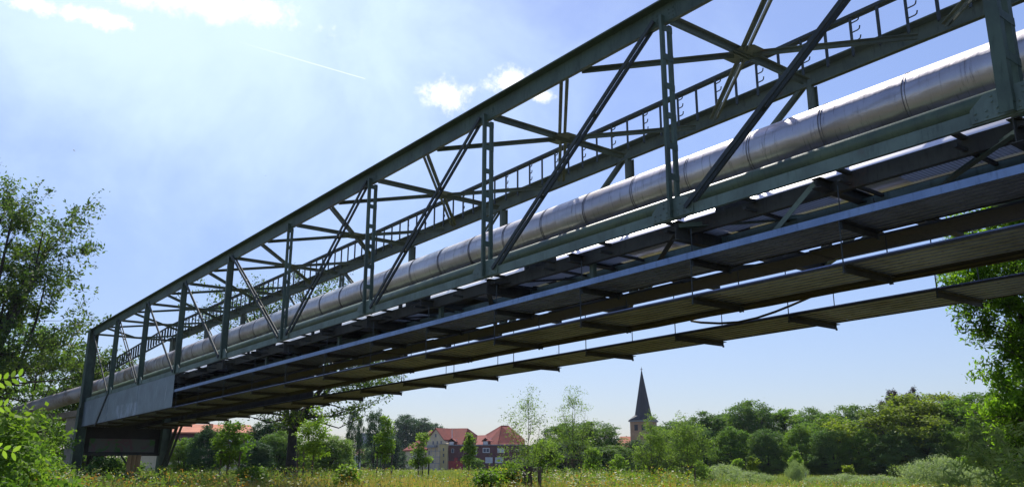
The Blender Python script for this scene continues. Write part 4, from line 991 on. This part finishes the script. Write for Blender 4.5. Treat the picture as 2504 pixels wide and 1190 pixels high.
# roof A (behind the cream gable) and roof B, each with a lit left slope and a shaded right hip
A1, A2 = q(1065, 1046.5, 258), q(1144, 1046, 256); Ae1, Ae2, Ae3 = q(1083, 1087, 251.5), q(1129, 1087, 249.5), q(1168, 1087, 262)
roofsheet('roof', [A1, A2, Ae2, Ae1], M_redroof, bk); roofsheet('roof', [A2+np.array([0, 0, -0.02]), q(1169, 1064, 266), Ae3, Ae2], M_redroof, bk)
B1, B2 = q(1226, 1039, 257), q(1243, 1039, 262)
roofsheet('roof', [q(1168, 1063.3, 264), q(1187, 1062.5, 262), q(1187, 1087, 251), q(1163, 1087, 252)], M_redroof, bk)
roofsheet('roof', [q(1187, 1062, 261), B1, q(1217, 1087, 249.5), q(1187.2, 1087, 250.8)], M_redroof, bk)
roofsheet('roof', [B1, B2, q(1283, 1073, 262), q(1284, 1087, 258), q(1217, 1087, 249.5)], M_redroof, bk)
for (x0, x1, yt) in ((1098, 1108.5, 1079), (1181, 1192, 1078)):
    mb = MB(); F.slab(mb, x0-1, x1+1, yt-1, 1086, -3, -0.4); dm = mb.build('dormer', M_maroon, bk)
    a, b, c = F.p(x0-3.5, yt-1, -0.1), F.p(x1+6, yt-1, -0.1), F.p((x0+x1)/2, yt-9, -0.1); bk_ = -F.n*4
    roofsheet('dormer_roof', [a, c, c+bk_, a+bk_], M_redroof, dm, 0.12); roofsheet('dormer_roof', [b, b+bk_, c+bk_+[0, 0, -0.01], c+[0, 0, -0.01]], M_redroof, dm, 0.12)
    mb = MB(); F.slab(mb, x0, x1, yt, 1086, -0.35, -0.28); w1 = mb.build('window', M_white, dm)
for (x, y0, y1) in ((1105.5, 1049, 1070), (1116.5, 1072, 1079), (1200.5, 1069.5, 1077)):
    a = q(x, y1+2, 251.2); b = q(x, y0, 251.2); mb = MB(); mb.tube([a, b], 0.09 if y0 != 1049 else 0.11, 8); mb.build('vent_pipe', M_white, bk)
ch = thing('cream_house', gnd(1050, 254), 'cream rendered house with pointed gable and red roofs left of the brick house', 'house')
Fg = Face(1044, 256, 1094, 249.6)
z_ = lambda p: p
gp = [Fg.p(1044, 1160), Fg.p(1093.8, 1160), Fg.p(1093.8, 1086), Fg.p(1084, 1073.5), Fg.p(1065, 1047.5), Fg.p(1047, 1068), Fg.p(1044, 1072)]
gp[0][2] = gp[1][2] = 0
bkv = -Fg.n*9.0
poly('gable_wall', gp+[p+bkv for p in gp], [[0, 1, 2, 3, 4, 5, 6], [13, 12, 11, 10, 9, 8, 7]]+[[i, (i+1) % 7+0, (i+1) % 7+7, i+7] for i in range(7)], M_cream, ch)
up = np.array([0, 0, 0.12])
for a, b in ((Fg.p(1044.5, 1070.5, 0.35), Fg.p(1065, 1046, 0.35)), (Fg.p(1065, 1046, 0.35), Fg.p(1085.5, 1074.5, 0.35))):
    roofsheet('roof', [a+up, b+up, b+up+bkv, a+up+bkv], M_redroof, ch, 0.22)
for x, y0, y1 in ((1058, 1077.5, 1086), (1068, 1077.5, 1086), (1077.5, 1077, 1085), (1064, 1060, 1068), (1048, 1101, 1111), (1048.5, 1123, 1132), (1057.5, 1123, 1131)):
    window(Fg, ch, x, x+3.4, y0, y1, bars=0, fr=M_gut)
mb = MB(); Fg.slab(mb, 1047, 1070, 1087.5, 1093, 0.02, 1.2); mb.build('flat_porch_roof', M_gut, ch)
Fl = Face(986, 263, 1044, 256.2)
mb = MB(); Fl.slab(mb, 986, 1044, 1099, 1160, -9, 0); mb.build('wing_wall', M_cream, ch)
for x in (987, 1004, 1018, 1038): mb = MB(); Fl.slab(mb, x, x+3, 1100, 1160, 0.003, 0.12); mb.build('pilaster', M_tower, ch)
roofsheet('roof', [Fl.p(984, 1100, 0.5), Fl.p(1045, 1097, 0.5), q(1062, 1050, 266), q(1020, 1079, 269)], M_redroof, ch)
roofsheet('roof', [Fl.p(1024, 1078, -3.4), Fl.p(1045, 1066, -2.5), q(1058, 1051, 264), q(1052, 1051, 266)], M_redroof, ch, 0.1)
for a in ((1010, 1016, 1111, 1121), (1010, 1016, 1134, 1144), (1030, 1034, 1124, 1134)): window(Fl, ch, *a)
st = thing('stair_tower', gnd(1082, 247), 'yellow stair tower with metal balconies in front of the cream gable', 'building')
Ft = Face(1070.5, 247.5, 1093.5, 247.2)
mb = MB(); Ft.slab(mb, 1073, 1093.3, 1085, 1160, -1.8, 0); mb.build('tower_wall', M_yel, st)
mb = MB(); Ft.slab(mb, 1072, 1094, 1083.8, 1085, -1.8, 0.2); mb.build('cap', M_gut, st)
for y in (1101, 1115.5, 1131): mb = MB(); Ft.slab(mb, 1053, 1076, y, y+1.2, 0.1, 1.6); mb.build('balcony', M_gut, st)
for x in (1054, 1064, 1075.5): mb = MB(); Ft.slab(mb, x, x+1.1, 1094, 1160, 1.45, 1.6); mb.build('balcony_post', M_gut, st)
for y in (1094, 1108, 1124): window(Ft, st, 1083, 1086.5, y, y+8, bars=0, fr=M_yel)
# long mansard house on the left
mh = thing('mansard_house', gnd(515, 150), 'long cream house with orange roof over a maroon mansard storey', 'house')
Fm = Face(340, 158, 634, 146)
mb = MB(); Fm.slab(mb, 340, 634, 1089, 1160, -12, 0); mb.build('wall', M_cream, mh)
mb = MB(); Fm.slab(mb, 338, 636, 1086.5, 1089.2, 0, 0.5); mb.build('eaves', M_gut, mh)
mb = MB(); Fm.slab(mb, 622.5, 633.6, 1089.4, 1160, 0.004, 0.12); mb.build('corner_pilaster', M_tower, mh)
a = [Fm.p(340, 1087, 0.1), Fm.p(634, 1087, 0.1), Fm.p(626, 1056, -1.6), Fm.p(340, 1054, -1.6)]; bb = [p-Fm.n*12 for p in a]
poly('mansard_storey', a+bb, [[0, 1, 2, 3], [7, 6, 5, 4], [1, 5, 6, 2], [0, 3, 7, 4], [3, 2, 6, 7]], M_maroon, mh)
roofsheet('roof', [Fm.p(338, 1054.5, -0.9), Fm.p(628, 1057, -0.9), q(612, 1038, 156), q(340, 1034, 168)], M_orroof, mh)
for x in (455, 520, 560, 604): mb = MB(); Fm.slab(mb, x, x+9, 1069, 1083, -2.2, 0.1); d_ = mb.build('dormer', M_maroon, mh); mb = MB(); Fm.slab(mb, x+1.5, x+7.5, 1071, 1080, 0.11, 0.16); mb.build('window', M_white, d_)
for x in (402, 470, 530, 583): window(Fm, mh, x, x+9, 1094, 1110)
mb = MB(); Fm.slab(mb, 475, 479, 1032, 1042, -5.0, -4.2); mb.build('chimney', M_tower, mh)
# sheds and far low houses
sh = thing('grey_shed', gnd(770, 170), 'low pale shed with grey roof behind the stake frame', 'shed')
Fs = Face(716, 176, 826, 170)
mb = MB(); Fs.slab(mb, 722, 824, 1112, 1160, -8, 0); mb.build('wall', M_white, sh)
roofsheet('roof', [Fs.p(714, 1113, 0.5), Fs.p(828, 1113, 0.5), Fs.p(812, 1092, -6), Fs.p(740, 1092, -6)], M_gut, sh)
sh2 = thing('pink_house', gnd(880, 200), 'small house with maroon roof and cream wall between the poplars', 'house')
Fp = Face(868, 204, 896, 200)
mb = MB(); Fp.slab(mb, 870, 894, 1122, 1160, -8, 0); mb.build('wall', M_cream, sh2)
roofsheet('roof', [Fp.p(867, 1123, 0.4), Fp.p(896, 1123, 0.4), Fp.p(892, 1096, -5), Fp.p(872, 1096, -5)], M_maroon, sh2)
bl = thing('concrete_block', gnd(905, 320), 'grey distant block of flats behind the poplars', 'building')
Fb = Face(868, 322, 940, 318)
mb = MB(); Fb.slab(mb, 868, 938, 1058, 1160, -10, 0); mb.build('wall', M_gut, bl)
for i in range(5):
    for j in range(3): window(Fb, bl, 872+i*13, 879+i*13, 1066+j*17, 1075+j*17, bars=0)
# church
cu = thing('church', gnd(1577, 300), 'brick church with a tall dark slate spire and orange nave roof', 'church')
c0_ = gnd(1577, 300); ax = nrmz([c0_[0], c0_[1], 0]); rt = np.array([ax[1], -ax[0], 0]); rot45 = R(24)
def ring(z, r, n=4, a0=rot45):
    return [c0_+rt*math.cos(a0+2*math.pi*k/n)*r+ax*math.sin(a0+2*math.pi*k/n)*r+np.array([0, 0, z]) for k in range(n)]
zz = lambda y: pix(1577, y, 300)[2]
def loft(rings): 
    n = len(rings[0]); V_ = [p for r_ in rings for p in r_]; F_ = []
    for i in range(len(rings)-1): F_ += [[i*n+k, i*n+(k+1) % n, (i+1)*n+(k+1) % n, (i+1)*n+k] for k in range(n)]
    return V_, F_+[list(range(n))[::-1], list(range((len(rings)-1)*n, len(rings)*n))]
pm = 300/FPX
mesh_np('tower', *loft([ring(0, 29*pm*1.18, 4), ring(zz(1031), 29*pm*1.18, 4)]), M_tower, cu)
mesh_np('cornice', *loft([ring(zz(1031)+.01, 33*pm*1.15, 4), ring(zz(1027.5), 34*pm*1.15, 4)]), M_gut, cu)
sq = ring(zz(1027), 33*pm*1.15, 8, rot45); 
for k in range(8):
    if k % 2: sq[k] = (sq[k-1]+sq[(k+1) % 8])/2
mesh_np('spire', *loft([sq, ring(zz(1014), 21*pm, 8), ring(zz(905), 0.9*pm, 8)]), M_slate, cu)
mb = MB(); mb.tube([c0_+[0, 0, zz(906)], c0_+[0, 0, zz(897)]], 0.1, 6); mb.tube([c0_+[0, 0, zz(903.5)], c0_+[0, 0, zz(903)], c0_+[0, 0, zz(901.5)], c0_+[0, 0, zz(901)]], [0.12, 0.38, 0.38, 0.12], 8); mb.build('finial', M_gut, cu)
for k in range(4):
    a = ring(0, 29*pm*1.18, 4); p = a[k]; p2_ = a[(k+1) % 4]; nn = nrmz(np.cross(p2_-p, [0, 0, 1])); c = (p+p2_)/2
    if np.dot(nn, c-c0_) < 0: nn = -nn
    t_ = nrmz(p2_-p)
    for s in (-1.3, 1.3):
        mb = MB(); b0 = c+t_*s+nn*0.0; mb.bar(b0+nn*0.05+[0, 0, zz(1052)], b0+nn*0.05+[0, 0, zz(1038)], 1.2, 0.2, tuple(t_)); mb.build('belfry_opening', M_slate, cu)
Fn = Face(1500, 300, 1556, 296)
mb = MB(); Fn.slab(mb, 1503, 1552, 1095, 1160, -10, 0); mb.build('nave_wall', M_tower, cu)
roofsheet('nave_roof', [Fn.p(1499, 1097, 0.5), Fn.p(1556, 1097, 0.5), Fn.p(1556, 1066, -5), Fn.p(1517, 1066, -5)], M_orroof, cu)
roofsheet('nave_roof', [Fn.p(1499, 1097, 0.5), Fn.p(1517, 1066, -5), Fn.p(1499, 1095, -10)], M_orroof, cu)
# little sign at the wood edge
sg = thing('small_sign', gnd(1968, 78), 'little white sign on a thin post at the edge of the wood', 'sign')
a = gnd(1968.5, 78); mb = MB(); mb.tube([a, a+[0, 0, zat(1148, 78)]], 0.03, 8); mb.build('post', M_gut, sg)
b = a+[0, 0, zat(1151.5, 78)]; f_ = nrmz([-a[0], -a[1], 0]); t_ = np.array([f_[1], -f_[0], 0]); mb = MB(); mb.bar(b-t_*0.09+f_*0.05, b+t_*0.09+f_*0.05, 0.02, 0.26, tuple(f_)); mb.build('panel', M_white, sg)

# ---------------------------------------------------------------- birds
def bird(px, py, d, span, rollang, yaw_, lab):
    c = pix(px, py, d); r_ = thing('bird', c, lab, 'bird'); mb = MB()
    f_ = np.array([math.cos(yaw_), math.sin(yaw_), 0.0]); s_ = np.array([-f_[1], f_[0], 0]); s_ = s_*math.cos(rollang)+np.array([0, 0, math.sin(rollang)]); u_ = np.cross(f_, s_)
    L_ = span*0.42
    mb.tube([c-f_*L_*0.62, c-f_*L_*0.35, c, c+f_*L_*0.3, c+f_*L_*0.45, c+f_*L_*0.56], [span*0.012, span*0.03, span*0.055, span*0.045, span*0.033, 0.004], 8)
    mb.add([c-f_*L_*0.35, c-f_*L_*0.85+s_*span*0.07, c-f_*L_*0.7, c-f_*L_*0.85-s_*span*0.07], [[0, 1, 2], [0, 2, 3]])
    for q_ in (-1, 1):
        a0 = c+f_*L_*0.2; a1 = c-f_*L_*0.15; m0 = c+s_*q_*span*0.24+f_*L_*0.28+u_*span*0.05; m1 = c+s_*q_*span*0.22-f_*L_*0.1+u_*span*0.05; tp_ = c+s_*q_*span*0.5-f_*L_*0.12+u_*span*0.02
        mb.add([a0, a1, m1, m0, tp_], [[0, 1, 2, 3], [3, 2, 4]])
    mb.build('body', M_black, r_)
bird(181, 368, 60, 0.34, 0.9, 2.2, 'small dark bird in flight above the big ash tree')
bird(650, 430, 90, 0.26, 0.3, 0.4, 'tiny dark bird in the open sky left of the truss')
bird(1362, 860, 90, 0.22, 0.8, 1.0, 'tiny dark bird just below the lowest cable tray')

# ---------------------------------------------------------------- thin summer haze
hm = bpy.data.materials.new('air'); hm.use_nodes = True; t_ = NT(hm.node_tree)
vp = t_.n('ShaderNodeVolumePrincipled', inp={'Color': (0.80, 0.88, 1.0, 1), 'Density': 0.00010, 'Anisotropy': 0.3})
t_.t.links.new(vp.outputs[0], t_.n('ShaderNodeOutputMaterial').inputs['Volume'])
hz_ = MB(); hz_.box(-1520, 1520, -1520, 1520, -1.3, 45.0)
ho = tag(hz_.build('haze', hm), kind='stuff')
bm_ = bmesh.new(); bm_.from_mesh(ho.data); bmesh.ops.recalc_face_normals(bm_, faces=bm_.faces); bm_.to_mesh(ho.data); bm_.free()
